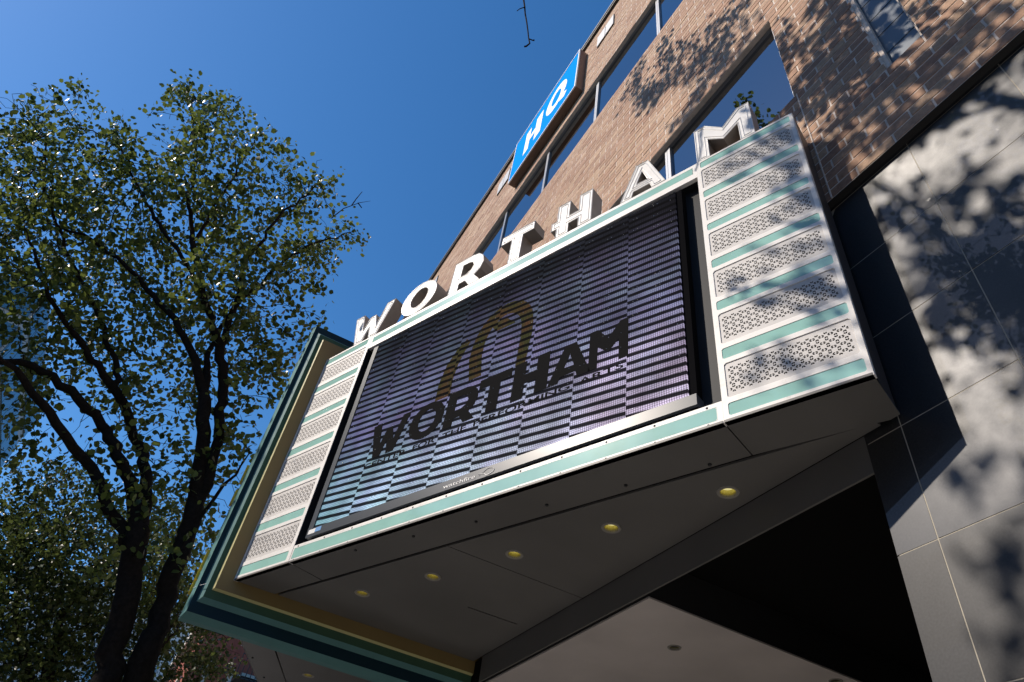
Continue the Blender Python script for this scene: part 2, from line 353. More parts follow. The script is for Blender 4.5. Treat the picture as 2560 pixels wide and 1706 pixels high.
# bricks: list them, the ones that show largest become single parts
campos = Vector((0, 0, 0)); Fv = Vector(fwd); Rv = Vector(right); Dv = Vector(down)
bricks = []
for k in range(108):
    z0 = zk(k) + 0.0022; z1 = zk(k + 1) - 0.0022
    x = XW0 - ((XW0 - (0.0145 if k % 2 else 0.0728)) % BL)
    while x < XW1:
        for s, e in free(zk(k), zk(k + 1), x + 0.0026, x + BL - 0.0026):
            if e - s > 0.012: bricks.append((s, e, z0, z1))
        x += BL
    x = 0
def size_in_view(s, e, z0, z1):
    p = Vector(((s + e) / 2, -B, (z0 + z1) / 2)); zc = p.dot(Fv)
    if zc < 0.2: return 0
    u = p.dot(Rv) / zc; v = p.dot(Dv) / zc
    if not (-0.76 < u < 0.76 and -0.52 < v < 0.52): return 0
    return (e - s) * (z1 - z0) * (-p.y) / p.length ** 3 if not (0.65 < (s + e) / 2 < 2.0 and z1 < 2.2) else 0
order = sorted(range(len(bricks)), key=lambda i: -size_in_view(*bricks[i]))
single = set(order[:300])
def brick_mb(w, h, seed, mb=None, org=(0, 0, 0)):
    rr = random.Random(seed); mb = mb or MB(); t = 0.0009; ox, oy, oz = org
    j = lambda a: rr.uniform(-a, a)
    y = -B - oy + j(0.0009); c = 0.0011
    back = -B - 0.012 - oy
    P = [(j(.0006), j(.0005)), (w + j(.0006), j(.0005)), (w + j(.0006), h + j(.0005)), (j(.0006), h + j(.0005))]
    sg = [(1, 1), (-1, 1), (-1, -1), (1, -1)]
    fr = [(ox + p[0] + c * s[0], y + j(.0004), oz + p[1] + c * s[1]) for p, s in zip(P, sg)]
    sd = [(ox + p[0], y - c, oz + p[1]) for p in P]; bk = [(ox + p[0], back, oz + p[1]) for p in P]
    return mb.add(fr + sd + bk, [(3, 2, 1, 0)] + [((i + 1) % 4, i, 4 + i, 4 + (i + 1) % 4) [::-1] for i in range(4)] + [(4 + (i + 1) % 4, 4 + i, 8 + i, 8 + (i + 1) % 4)[::-1] for i in range(4)])
cache = {}
field = MB()
for i, (s, e, z0, z1) in enumerate(bricks):
    if i in single:
        key = (round((e - s) * 400), i % 6)
        if key not in cache:
            me = brick_mb(e - s, z1 - z0, i).mesh('brick', Matrix.Scale(U, 4)); me.materials.append(M['brick']); cache[key] = me
        inst('brick', cache[key], None, bld, Matrix.Translation((s * U, 0, EYE + z0 * U)))
    else:
        brick_mb(e - s, z1 - z0, i, field, (s, 0, z0))
tag(field.build('brick_field', M['brick'], bld), kind='stuff')
c = MB(); c.box(XW0, XW1, -6.0, -B + 0.028, ROOF - 0.006, ROOF + 0.02); c.box(XW0, XW1, -B - 0.02, -B + 0.022, ROOF - 0.03, ROOF - 0.006); c.build('coping', M['coping'], bld)
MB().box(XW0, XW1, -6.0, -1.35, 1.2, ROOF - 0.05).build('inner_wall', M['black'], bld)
# windows: one frame and one pane each
def window(x0, x1, z0, z1, lj=0.014, rj=0.014, rec=0.037):
    y = -B - rec; f = MB(); t = 0.010
    f.box(x0, x1, y - 0.01, y + 0.012, z0, z0 + t); f.box(x0, x1, y - 0.01, y + 0.012, z1 - t, z1)
    f.box(x0, x0 + lj, y - 0.01, y + 0.012, z0 + t, z1 - t); f.box(x1 - rj, x1, y - 0.01, y + 0.012, z0 + t, z1 - t)
    o = f.build('window', M['frame'], bld)
    MB().quad((x0 + lj, y, z0 + t), (x1 - rj, y, z0 + t), (x1 - rj, y, z1 - t), (x0 + lj, y, z1 - t)).build('pane', M['pane'], o)
xs = [-1.40, -0.70, -0.02, 0.66, 1.335, 2.018, 2.70, 3.385, 4.06, 4.74, 5.42]
for a, b in zip(xs[:-1], xs[1:]): window(a + 0.001, b - 0.001, zk(66), zk(83))
for a, b in zip([0.64, 1.319, 2.0, 2.69, 3.38], [1.319, 2.0, 2.69, 3.38, 4.06]): window(a + 0.001, b - 0.001, zk(16), zk(33), rj=0.018)
window(-0.9, -0.46, zk(16), zk(33))
# slate coloured louvre panel
lp = MB().box(0.246, 0.360, -B - 0.04, -B - 0.03, zk(8), zk(46)).build('louvre_panel', M['dark_paint'], bld)
for k in range(14):
    z0 = 2.046 + 0.114 * k - (0.0 if k else 0); z1 = min(z0 + 0.1128, zk(46))
    z0 = max(z0, zk(8))
    MB().add([(0.252, -B - 0.0225, z0), (0.356, -B - 0.0225, z0), (0.356, -B - 0.0240, z1), (0.252, -B - 0.0240, z1), (0.252, -B - 0.03, z0), (0.356, -B - 0.03, z0), (0.356, -B - 0.03, z1), (0.252, -B - 0.03, z1)],
             [(3,2,1,0), (0,1,5,4), (2,3,7,6), (1,2,6,5), (3,0,4,7)]).build('blade', M['slate'], lp)
MB().box(0.347, 0.360, -B - 0.03, -B - 0.006, zk(8), zk(46)).box(0.2465, 0.252, -B - 0.03, -B - 0.012, zk(8), zk(46)).build('panel_edging', M['mortar'], bld)
# parapet vents
for x0 in (1.80, 3.45, 5.06):
    v = MB().box(x0, x0 + 0.225, -B, -B + 0.006, 5.545, 5.735).build('vent', M['dark_paint'], bld)
    for q in (0, 1): MB().box(x0 + 0.004 + q * 0.111, x0 + 0.108 + q * 0.113, -B + 0.006, -B + 0.012, 5.55, 5.73).build('vent_panel', M['vent'], v)
# control joint
MB().box(0.627, 0.631, -B - 0.003, -B + 0.0018, ZL, zk(16) - 0.002).build('control_joint', M['mortar'], bld)
# granite ground floor
gz = -0.588
MB().box(XW0, 0.742, -W - 0.03, -W - 0.0006, gz, ZL + 0.01).build('grout_bed', M['grout'], bld)
cols = [0.746, 0.6605, 0.4115, 0.1635] + [0.1635 - 0.249 * k for k in range(1, 13)]
rows = [ZL + 0.01, 1.7315, 1.4785, 1.2315, 0.977, 0.7205, 0.467, 0.213, -0.04, -0.295, gz]
for i in range(len(cols) - 1):
    for j in range(len(rows) - 1):
        x1, x0 = cols[i] - (0.0013 if i else 0), cols[i + 1] + 0.0013; z1, z0 = rows[j] - 0.0013, rows[j + 1] + 0.0013
        if z1 - z0 < 0.005: continue
        d = random.uniform(-0.0002, 0.0002); tl = [random.uniform(-0.0003, 0.0003) for _ in range(2)]
        MB().add([(x0, -W + d, z0), (x1, -W + d + tl[0], z0), (x1, -W + d + tl[0] + tl[1], z1), (x0, -W + d + tl[1], z1), (x0, -W - 0.02, z0), (x1, -W - 0.02, z0), (x1, -W - 0.02, z1), (x0, -W - 0.02, z1)],
                 [(3,2,1,0), (0,1,5,4), (1,2,6,5), (2,3,7,6), (3,0,4,7)]).build('granite_tile', M['granite'], bld)
MB().box(4.62, XW1, -W - 0.01, -W, gz, ZL).build('granite_pier', M['granite'], bld)
# entrance recess
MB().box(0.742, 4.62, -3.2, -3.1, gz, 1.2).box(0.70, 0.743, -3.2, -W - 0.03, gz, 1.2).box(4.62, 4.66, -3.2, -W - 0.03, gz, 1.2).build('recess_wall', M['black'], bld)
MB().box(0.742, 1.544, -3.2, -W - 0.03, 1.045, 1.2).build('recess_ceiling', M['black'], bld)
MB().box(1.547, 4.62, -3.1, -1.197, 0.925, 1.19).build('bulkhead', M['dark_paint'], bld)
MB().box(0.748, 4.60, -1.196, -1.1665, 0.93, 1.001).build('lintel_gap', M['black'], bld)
def disc_holes(cs, r, n=18): return [[(c[0] + r * math.cos(2*math.pi*i/n), c[1] + r * math.sin(2*math.pi*i/n)) for i in range(n)] for c in cs]
def ceiling_plate(name, poly, holes, z, t, mt, parent):
    V, T = plate(poly, holes); mb = MB(); n = len(V)
    mb.add([(x, y, z) for x, y in V], [(t_ if (V[t_[1]][0]-V[t_[0]][0])*(V[t_[2]][1]-V[t_[0]][1])-(V[t_[1]][1]-V[t_[0]][1])*(V[t_[2]][0]-V[t_[0]][0]) < 0 else t_[::-1]) for t_ in T])
    for L in [poly] + holes:
        k = len(L); mb.add([(x, y, z) for x, y in L] + [(x, y, z + t) for x, y in L], [(i, (i + 1) % k, k + (i + 1) % k, k + i) for i in range(k)])
    return mb.build(name, mt, parent)
bulk_l = [(1.762, -1.465), (1.591, -1.972), (2.6, -1.465), (2.6, -1.972), (3.45, -1.465)]
MB().box(0.746, 2.52, -1.166, -W, 0.908, 1.001).box(2.86, 4.62, -1.166, -W, 0.908, 1.001).build('lintel', M['soffit'], bld)
ceiling_plate('beige_ceiling', [(1.545, -1.2), (4.6, -1.2), (4.6, -3.0), (1.545, -3.0)], disc_holes(bulk_l, 0.017), 0.92, 0.005, M['beige'], bld)
def downlight(c, z, parent, lit=1.0, r=0.0195):
    o = MB(); n = 24
    for ra, rb, za, zb in ((r * 1.42, r * 1.36, 0.0, -0.0025), (r * 1.36, r * 1.02, -0.0025, -0.002), (r * 1.02, r * 0.98, -0.002, 0.004)):
        o.cyl((0, 0), ra, rb, za, zb, n, False)
    d = o.build('downlight', M['trim_ring'], parent, WF @ Matrix.Translation((c[0], c[1], z)))
    MB().cyl((0, 0), r * 0.98, r * 0.86, 0.003, 0.017, n, False).build('reflector', M['gold'], d, WF @ Matrix.Translation((c[0], c[1], z)), True)
    q = MB(); q.cyl((0, 0), r * 0.86, r * 0.86, 0.0165, 0.018, n, True); q.build('lamp', M['lamp'], d, WF @ Matrix.Translation((c[0], c[1], z)))
for c_ in bulk_l: downlight(c_, 0.92, bld, r=0.0155)

# ================================================================ marquee
FL = 2.157; FH = 1.066
mq = thing('marquee', (4.5, -2.4, EYE + U), 'white wedge-shaped theatre marquee with sea-green glass strips, perforated panels and teal fin', 'marquee')
X0, X1, Z0, Z1 = 0.3065, 1.840, 0.063, 0.976       # screen opening (x reading direction, z above the lower edge)
strip_z = [(0.0145, 0.0495), (0.184, 0.218), (0.3535, 0.3865), (0.522, 0.556), (0.691, 0.722), (0.859, 0.892), (1.025, 1.058)]
strips = []
for a, b in strip_z:
    strips.append((FL - 0.3025, FL - 0.011, a, b)); strips.append((0.004, 0.287, a, b))
strips.append((0.315, 1.826, 0.0145, 0.0495)); strips.append((0.300, 1.826, 1.018, 1.050))
perfs = []
for i in range(6):
    a, b = strip_z[i][1] + 0.0155, strip_z[i + 1][0] - 0.0145
    perfs.append((FL - 0.3015, FL - 0.0135, a, b)); perfs.append((0.006, 0.289, a, b))
def rect(x0, x1, z0, z1, c=0.0): 
    if not c: return [(x0, z0), (x1, z0), (x1, z1), (x0, z1)]
    return [(x0 + c, z0), (x1 - c, z0), (x1, z0 + c), (x1, z1 - c), (x1 - c, z1), (x0 + c, z1), (x0, z1 - c), (x0, z0 + c)]
def face_plate(name, outer, holes, y0, depth, mt, parent, frame=FF):
    V, T = plate(outer, holes); mb = MB()
    mb.add([(x, y0, z) for x, z in V], [(t_ if (V[t_[1]][0]-V[t_[0]][0])*(V[t_[2]][1]-V[t_[0]][1])-(V[t_[1]][1]-V[t_[0]][1])*(V[t_[2]][0]-V[t_[0]][0]) > 0 else t_[::-1]) for t_ in T])
    for L in [outer] + holes:
        k = len(L); mb.add([(x, y0, z) for x, z in L] + [(x, y0 + depth, z) for x, z in L], [(i, (i + 1) % k, k + (i + 1) % k, k + i) for i in range(k)])
    return mb.build(name, mt, parent, frame)
in_l = lambda q: q[1] < 0.300
in_r = lambda q: q[0] > 1.845
for sel, (a, b) in ((in_l, (0.0, 0.3055)), (in_r, (1.8415, FL))):
    face_plate('side_panel', rect(a, b, 0, FH), [rect(*q, 0.004 if (q[3]-q[2]) < 0.05 else 0.005) for q in strips + perfs if sel(q)], 0.0, 0.014, M['white'], mq)
face_plate('lower_panel', rect(0.3065, 1.8405, 0, Z0), [rect(*strips[-2], 0.004)], 0.0012, 0.014, M['white'], mq)
face_plate('upper_panel', rect(0.3065, 1.8405, Z1 + 0.012, FH), [rect(0.320, *strips[-1][1:], 0.004)], 0.0012, 0.014, M['white'], mq)
strips[-1] = (0.320, 1.826, 1.018, 1.050)
for q in strips:
    fbox(q[0] - 0.002, q[1] + 0.002, 0.0012, 0.0125, q[2] - 0.002, q[3] + 0.002).build('glass_strip', M['glass_strip'], mq, FF)
# perforated panels, one shared sheet per size
def petal_cell(p):
    hs = []
    for k in range(8):
        a = math.radians(22.5 + 45 * k); ca, sa = math.cos(a), math.sin(a)
        if k % 2 == 0: pr = [(0.16, -0.02), (0.27, -0.115), (0.43, -0.125), (0.495, -0.01), (0.36, 0.065)]
        else: pr = [(0.16, 0.02), (0.36, -0.065), (0.495, 0.01), (0.43, 0.125), (0.27, 0.115)]
        hs.append([(p * (0.5 + r * ca - t * sa), p * (0.5 + r * sa + t * ca)) for r, t in pr])
    return hs
def perf_mesh(w, h):
    nx, nz = 14, 4; p = 0.274 / 14; mx, mz = (w - nx * p) / 2, (h - nz * p) / 2
    hs = petal_cell(p); V, T = plate([(0, 0), (p, 0), (p, p), (0, p)], hs); mb = MB(); y0 = 0.0
    T = [(t_ if (V[t_[1]][0]-V[t_[0]][0])*(V[t_[2]][1]-V[t_[0]][1])-(V[t_[1]][1]-V[t_[0]][1])*(V[t_[2]][0]-V[t_[0]][0]) > 0 else t_[::-1]) for t_ in T]
    for i in range(nx):
        for j in range(nz):
            ox, oz = mx + i * p, mz + j * p
            mb.add([(ox + x, y0, oz + z) for x, z in V], T)
            for L in hs:
                k = len(L); mb.add([(ox + x, y0, oz + z) for x, z in L] + [(ox + x, y0 + 0.0007, oz + z) for x, z in L], [(q, (q + 1) % k, k + (q + 1) % k, k + q) for q in range(k)])
    for a, b, c, d in ((0, w, 0, mz), (0, w, h - mz, h), (0, mx, mz, h - mz), (w - mx, w, mz, h - mz)):
        mb.quad((a, y0, c), (b, y0, c), (b, y0, d), (a, y0, d))
    return mb.mesh('perforated_panel', Matrix.Scale(U, 4))
FR = FF @ Matrix.Scale(1 / U, 4)     # rigid face frame, metres
ppm = {}
for q in perfs:
    w, h = q[1] - q[0] + 0.004, q[3] - q[2] + 0.004; key = (round(w, 2), round(h, 3))
    if key not in ppm: ppm[key] = perf_mesh(w, h); ppm[key].materials.append(M['perf'])
    inst('perforated_panel', ppm[key], None, mq, FR @ Matrix.Translation(((q[0] - 0.002) * U, 0.0022 * U, (q[2] - 0.002) * U)))
fbox(0.002, 0.303, 0.020, 0.024, 0.004, FH - 0.004).build('panel_backing', M['black'], mq, FF); fbox(1.844, FL - 0.002, 0.020, 0.024, 0.004, FH - 0.004).build('panel_backing', M['black'], mq, FF)
rv = MB()
for k in range(12):
    x = 0.33 + k * 0.134
    for z in (0.007, 0.0565):
        vs = [(x + 0.0032 * math.cos(t) * c_, 0.0012 - 0.0016 * s_, z + 0.0032 * math.sin(t) * c_) for c_, s_ in ((1, 0), (0.7, 0.7)) for t in [j * math.pi / 4 for j in range(8)]] + [(x, -0.0006, z)]
        rv.add(vs, [(j, (j + 1) % 8, 8 + (j + 1) % 8, 8 + j) for j in range(8)] + [(8 + j, 8 + (j + 1) % 8, 16) for j in range(8)])
tag(rv.build('rivets', M['bezel'], mq, FF), kind='stuff')
# recess behind the screen
rc = MB(); rc.box(X0 - 0.002, X1 + 0.002, 0.034, 0.038, Z0 - 0.02, Z1 + 0.03)
rc.box(X0 - 0.004, X0, 0.002, 0.034, Z0, Z1 + 0.012); rc.box(X1, X1 + 0.0012, 0.014, 0.034, Z0, Z1)
rc.box(X0, X1, 0.0155, 0.034, Z0 - 0.004, Z0 - 0.001); rc.box(X0, X1, 0.0155, 0.034, Z1 + 0.013, Z1 + 0.016)
rc.build('screen_recess', M['dark_metal'], mq, FF)
# far face, top, ends
XC = 2.681; HW = 0.0885
far = lambda s, z: (2.77 + s * D_.x, -0.197 - s * D_.y, z)
ff = MB()
for s0, s1, y in ((0.0, 2.1, 0.0),):
    a, b, c, d = far(s0, 1.0), far(s1, 1.0), far(s1, 2.066), far(s0, 2.066)
    ff.quad(b, a, d, c)
ff.build('far_panel', M['white'], mq)
RB = (0.599, -1.02)
tp = MB().prism([(0.604, -1.026), (2.592, -0.205), (2.592, -B - 0.0), (0.65, -B)], 2.052, 2.060)
tp.prism([(2.77, -0.205), (4.70, -1.0), (4.70, -B), (2.77, -B)], 2.052, 2.060); tp.build('top_cover', M['dark_metal'], mq)
e1 = (RB[0] + 0.382 * 0.145, RB[1] - 0.924 * 0.145)
MB().add([(*RB, 1.0), (*e1, 1.0), (*e1, 2.066), (*RB, 2.066)], [(0, 1, 2, 3)]).build('end_panel', M['end'], mq)
# soffit: separate sheets with open joints
so = 1.0
def gline(x, perp): return ((-1.170997 + perp) / 0.92388 * 1.0 + 0.0) , x
def yat(x, perp): return (-1.1713 + perp + 0.38268 * x) / 0.92388
s1 = [(2.304, yat(2.304, -0.002)), (2.589, yat(2.589, -0.002)), (2.589, yat(2.589, -0.140)), (2.349, yat(2.349, -0.140))]
s2 = [(0.893, yat(0.893, -0.002)), (2.300, yat(2.300, -0.002)), (2.345, yat(2.345, -0.140)), (0.943, yat(0.943, -0.140))]
s3 = [(0.602, yat(0.602, -0.002)), (0.890, yat(0.890, -0.002)), (0.940, yat(0.940, -0.140)), (0.675, -1.156), (0.652, -1.156)]
lights = [(2.34, -0.592), (2.046, -0.726), (1.733, -0.851), (1.418, -0.976), (1.09, -1.091)]
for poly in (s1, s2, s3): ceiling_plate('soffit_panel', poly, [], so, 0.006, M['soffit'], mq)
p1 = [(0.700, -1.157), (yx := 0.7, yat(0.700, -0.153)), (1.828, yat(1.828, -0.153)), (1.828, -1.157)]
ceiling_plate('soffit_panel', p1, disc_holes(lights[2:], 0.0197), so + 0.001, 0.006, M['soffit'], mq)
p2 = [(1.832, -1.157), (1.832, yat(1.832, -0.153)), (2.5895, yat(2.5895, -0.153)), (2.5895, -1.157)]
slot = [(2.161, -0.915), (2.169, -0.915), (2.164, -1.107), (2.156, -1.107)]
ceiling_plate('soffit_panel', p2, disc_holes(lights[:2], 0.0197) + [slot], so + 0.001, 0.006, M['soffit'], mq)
MB().prism([(0.62, -1.04), (2.588, -0.22), (2.588, -1.15), (0.67, -1.15)], 1.045, 1.05).build('soffit_void', M['black'], mq)
for c_ in lights: downlight(c_, so + 0.001, mq)
for x, y in ((2.055, -0.462), (1.844, -0.569), (1.641, -0.674), (1.434, -0.78), (1.225, -0.883), (1.028, -0.98)):
    MB().cyl((x, y), 0.004, 0.005, so - 0.004, so + 0.001, 10).build('bolt', M['dark_paint'], mq)
# far soffit
fm = lambda x: -0.197 - 0.41421 * (x - 2.77)
fs1 = [(2.772, -0.199), (3.44, fm(3.44) - .002), (3.36, -0.585), (2.772, -0.345)]
far_l = [(3.331, -0.709)]
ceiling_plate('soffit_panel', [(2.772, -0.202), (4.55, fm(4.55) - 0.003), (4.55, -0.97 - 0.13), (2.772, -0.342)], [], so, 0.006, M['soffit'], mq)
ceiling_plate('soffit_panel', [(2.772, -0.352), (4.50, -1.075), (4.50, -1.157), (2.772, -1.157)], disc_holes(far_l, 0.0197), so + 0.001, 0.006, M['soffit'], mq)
downlight(far_l[0], so + 0.001, mq)
MB().prism([(2.775, -0.22), (4.5, -0.95), (4.5, -1.15), (2.775, -1.15)], 1.045, 1.05).build('soffit_void', M['black'], mq)
for x, y in ((3.321, -0.453), (3.534, -0.561)): MB().cyl((x, y), 0.004, 0.005, so - 0.004, so + 0.001, 10).build('bolt', M['dark_paint'], mq)
# stepped fin
fin = MB().box(XC - HW + 0.002, XC + HW - 0.002, -1.13, -0.152, 0.965, 2.165).build('fin', M['ochre'], mq)
#         half width, out (y), out (z)
LV = [(HW, -0.30, -0.20), (HW, 0.0, 0.0), (HW - 0.014, 0.006, 0.005), (HW - 0.016, 0.023, 0.034), (HW - 0.032, 0.036, 0.050), (HW - 0.034, 0.053, 0.088), (HW - 0.070, 0.062, 0.102), (0.0, 0.062, 0.102)]
BAND = ['ochre', 'yellow_trim', 'green', 'teal', 'shaded_teal', 'teal', 'teal']
BN = ['ochre_band', 'yellow_bead', 'green_band', 'teal_bead', 'shaded_band', 'outer_bead', 'outer_edge']
def fin_path(hw, ey, ez, sgn):
    x = XC + sgn * hw
    return [(x, -1.132, 2.170 + ez), (x, -0.148 + ey, 2.170 + ez), (x, -0.148 + ey, 0.957 - ez), (x, -1.25, 0.957 - ez)]
for k in range(len(LV) - 1):
    mb = MB()
    for sgn in (-1, 1):
        a, b = fin_path(*LV[k], sgn), fin_path(*LV[k + 1], sgn)
        for i in range(3):
            q = (a[i], a[i + 1], b[i + 1], b[i])
            mb.quad(*(q if sgn > 0 else q[::-1]))
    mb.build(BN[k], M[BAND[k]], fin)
ec = MB()
for k in range(1, len(LV) - 1):
    hw, ey, ez = LV[k]; ec.quad((XC - hw, -1.249, 0.957 - LV[k - 1][2] if k > 1 else 1.0), (XC + hw, -1.249, 0.957 - LV[k - 1][2] if k > 1 else 1.0), (XC + hw, -1.249, 0.957 - ez), (XC - hw, -1.249, 0.957 - ez))
ec.build('end_cap', M['shaded_teal'], fin)
for z0, z1 in ((0.945, 0.985), (0.992, 1.022), (1.034, 1.105), (1.30, 1.36), (1.40, 1.47)):
    MB().box(XC - 0.016, XC + 0.016, -0.0855, -0.077, z0, z1).build('raised_lettering', M['yellow'], fin)
w_ = MB()
def tube(mb, pts, r, n=5):
    prev = None
    for i, p in enumerate(pts):
        p = Vector(p); t = (Vector(pts[min(i + 1, len(pts) - 1)]) - Vector(pts[max(i - 1, 0)])).normalized()
        if prev is None: a = t.orthogonal().normalized()
        else:
            a = a - t * a.dot(t); a = a.normalized() if a.length > 1e-4 else t.orthogonal().normalized()
        b = t.cross(a); rr = r[i] if isinstance(r, (list, tuple)) else r
        ring = [tuple(p + (a * math.cos(2*math.pi*k/n) + b * math.sin(2*math.pi*k/n)) * rr) for k in range(n)]
        base = len(mb.v); mb.v += ring
        if prev is not None:
            for k in range(n): mb.f.append((prev + k, prev + (k + 1) % n, base + (k + 1) % n, base + k)); mb.mi.append(mb.cur)
        prev = base
tube(w_, [(2.605, -0.118, 0.965), (2.62, -0.105, 0.962), (2.65, -0.085, 0.955)], 0.0009); w_.build('wire', M['print_white'], fin)

xr = lambda u: FL - u
# letter outlines
def curve_mesh(loops, depth, bevel=0.0, offset=0.0, fill='BOTH'):
    cu = bpy.data.curves.new('c', 'CURVE'); cu.dimensions = '2D' if fill == 'BOTH' else '3D'
    if fill == 'BOTH': cu.fill_mode = 'BOTH'
    cu.extrude = depth / 2; cu.bevel_depth = bevel; cu.bevel_resolution = 1; cu.offset = offset
    for L in loops:
        sp = cu.splines.new('POLY'); sp.points.add(len(L) - 1); sp.use_cyclic_u = True
        for p, q in zip(sp.points, L): p.co = (q[0], q[1], 0, 1)
    ob = bpy.data.objects.new('c', cu); COL.objects.link(ob); bpy.context.view_layer.update()
    me = bpy.data.meshes.new_from_object(ob.evaluated_get(bpy.context.evaluated_depsgraph_get())); bpy.data.objects.remove(ob); bpy.data.curves.remove(cu); me.polygons.foreach_set('use_smooth', [False] * len(me.polygons)); return me
def inset(L, d):
    n = len(L); ar = sum(L[i][0]*L[(i+1)%n][1]-L[(i+1)%n][0]*L[i][1] for i in range(n)); s = 1 if ar > 0 else -1; out = []
    for i in range(n):
        p, q, r = Vector(L[i-1]), Vector(L[i]), Vector(L[(i+1) % n]); a = (q-p).normalized(); b = (r-q).normalized()
        na, nb = Vector((-a.y, a.x))*s, Vector((-b.y, b.x))*s; k = (na+nb); den = 1 + na.dot(nb)
        off = k/den if den > 0.15 else k
        if off.length > 2.2: off = off.normalized()*2.2
        out.append(tuple(q + off*d))
    return out
def ell(cx, cz, a, b, n=28): return [(cx + a*math.cos(2*math.pi*i/n), cz + b*math.sin(2*math.pi*i/n)) for i in range(n)]
def bowl(x0, xm, xr_, zb, zt, n=12):
    c = (zb+zt)/2; h = (zt-zb)/2
    return [(x0, zb), (xm, zb)] + [(xm + (xr_-xm)*math.sin(math.pi*i/n), c - h*math.cos(math.pi*i/n)) for i in range(1, n)] + [(xm, zt), (x0, zt)]
Hh = 0.2
LET = {
 'W': [[(0.0,Hh),(0.058,Hh),(0.088,0.075),(0.112,0.155),(0.150,0.155),(0.178,0.075),(0.208,Hh),(0.262,Hh),(0.202,0.0),(0.152,0.0),(0.131,0.08),(0.112,0.0),(0.060,0.0)]],
 'O': [ell(0.102,0.1,0.102,0.1), ell(0.104,0.1,0.050,0.060,20)],
 'R': [[(0,0),(0.052,0),(0.052,0.042),(0.085,0.042),(0.112,0.0),(0.170,0.0),(0.132,0.052),(0.158,0.078),(0.170,0.118),(0.160,0.160),(0.132,0.190),(0.095,Hh),(0,Hh)], [(0.052,0.085),(0.085,0.085),(0.108,0.098),(0.117,0.122),(0.108,0.146),(0.088,0.158),(0.052,0.158)]],
 'T': [[(0.055,0),(0.112,0),(0.112,0.148),(0.166,0.148),(0.166,Hh),(0,Hh),(0,0.148),(0.055,0.148)]],
 'H': [[(0.028,0),(0.084,0),(0.084,0.055),(0.126,0.055),(0.126,0),(0.184,0),(0.184,Hh),(0.126,Hh),(0.126,0.105),(0.084,0.105),(0.084,Hh),(0.028,Hh),(0.028,0.105),(0.004,0.105),(0.004,0.055),(0.028,0.055)]],
 'A': [[(0,0),(0.046,0),(0.054,0.030),(0.116,0.030),(0.124,0),(0.176,0),(0.112,Hh*0.93),(0.064,Hh*0.93)], [(0.066,0.066),(0.108,0.066),(0.088,0.130)]],
 'M': [[(0,0),(0.045,0),(0.045,0.105),(0.097,0.058),(0.149,0.105),(0.149,0),(0.196,0),(0.196,Hh),(0.155,Hh),(0.098,0.132),(0.040,Hh),(0,Hh)]],
}

M['cab'] = mat('cabinet_black', (0.008, 0.008, 0.009), 0.9, spec=0.0)
# ================================================================ LED screen
sc = thing('led_screen', tuple(FF @ Vector((1.07, 0.0, 0.075))), 'large purple LED message screen with dark lettering set in the angled marquee face', 'screen', rotz=math.atan2(-D_.y, -D_.x))
LX0, LX1, LZ0, LZ1 = 0.3865, 1.7615, 0.113, 0.970
SF = FF @ Matrix.Translation((LX0, 0, LZ0))             # screen frame
cb = MB(); cb.box(LX0 - 0.004, LX1 + 0.020, 0.006, 0.033, 0.071, LZ1 + 0.004); cb.build('cabinet', M['cab'], sc, FF)
MB().box(LX0 - 0.030, LX0 - 0.004, -0.001, 0.033, 0.078, LZ1 - 0.004).build('side_bezel', M['bezel'], sc, FF)
bar = MB().box(LX0 - 0.018, LX1 + 0.022, -0.004, 0.033, 0.0735, 0.1065).build('lower_bezel', M['bezel'], sc, FF)
MR = SF @ Matrix.Scale(1 / U, 4)
cw, ch = 1.375 / 8, 0.857 / 5
for i in range(8):
    for j in range(5):
        mb = MB(); x0, x1 = i * cw + 0.0006, (i + 1) * cw - 0.0006; z0, z1 = j * ch + 0.0003, (j + 1) * ch - 0.0003; dy = random.uniform(-0.0006, 0.0006)
        mb.box(x0 * U, x1 * U, (0.001 + dy) * U, 0.0058 * U, z0 * U, z1 * U)
        o = bpy.data.objects.new('led_module', mb.mesh('led_module')); COL.objects.link(o); o.data.materials.append(M['led'])
        o.parent = sc; o.matrix_local = ROOT[sc.name].inverted() @ MR
sw = MB()
for i in range(8):
    for j in range(15):
        for (a, b) in ((0.12, 0.3), (0.2, 0.3), (0.55, 0.7), (0.63, 0.7), (0.9, 0.4)):
            x, z = (i + a) * cw, (j + b) * ch / 3; r = 0.0014
            vs = [(x + r * math.cos(t) * c_, -0.0002 - r * 0.9 * s_, z + r * math.sin(t) * c_) for c_, s_ in ((1, 0), (0.7, 0.7)) for t in [k * math.pi / 3 for k in range(6)]] + [(x, -0.0002 - r, z)]
            sw.add(vs, [(k, (k + 1) % 6, 6 + (k + 1) % 6, 6 + k) for k in range(6)] + [(6 + k, 6 + (k + 1) % 6, 12) for k in range(6)])
tag(sw.build('screw_heads', M['screw'], sc, SF, True), kind='stuff')
def text_mesh(body, size, bold=0.0, extrude=0.001, ax='LEFT'):
    cu = bpy.data.curves.new('txt', 'FONT'); cu.body = body; cu.size = size; cu.extrude = extrude; cu.offset = bold; cu.align_x = ax; cu.resolution_u = 3
    ob = bpy.data.objects.new('txt', cu); COL.objects.link(ob); bpy.context.view_layer.update()
    me = bpy.data.meshes.new_from_object(ob.evaluated_get(bpy.context.evaluated_depsgraph_get())); bpy.data.objects.remove(ob); bpy.data.curves.remove(cu)
    return me
TXT = Matrix(((1, 0, 0, 0), (0, 0, -1, 0), (0, 1, 0, 0), (0, 0, 0, 1)))     # text plane XY -> face plane XZ, facing out
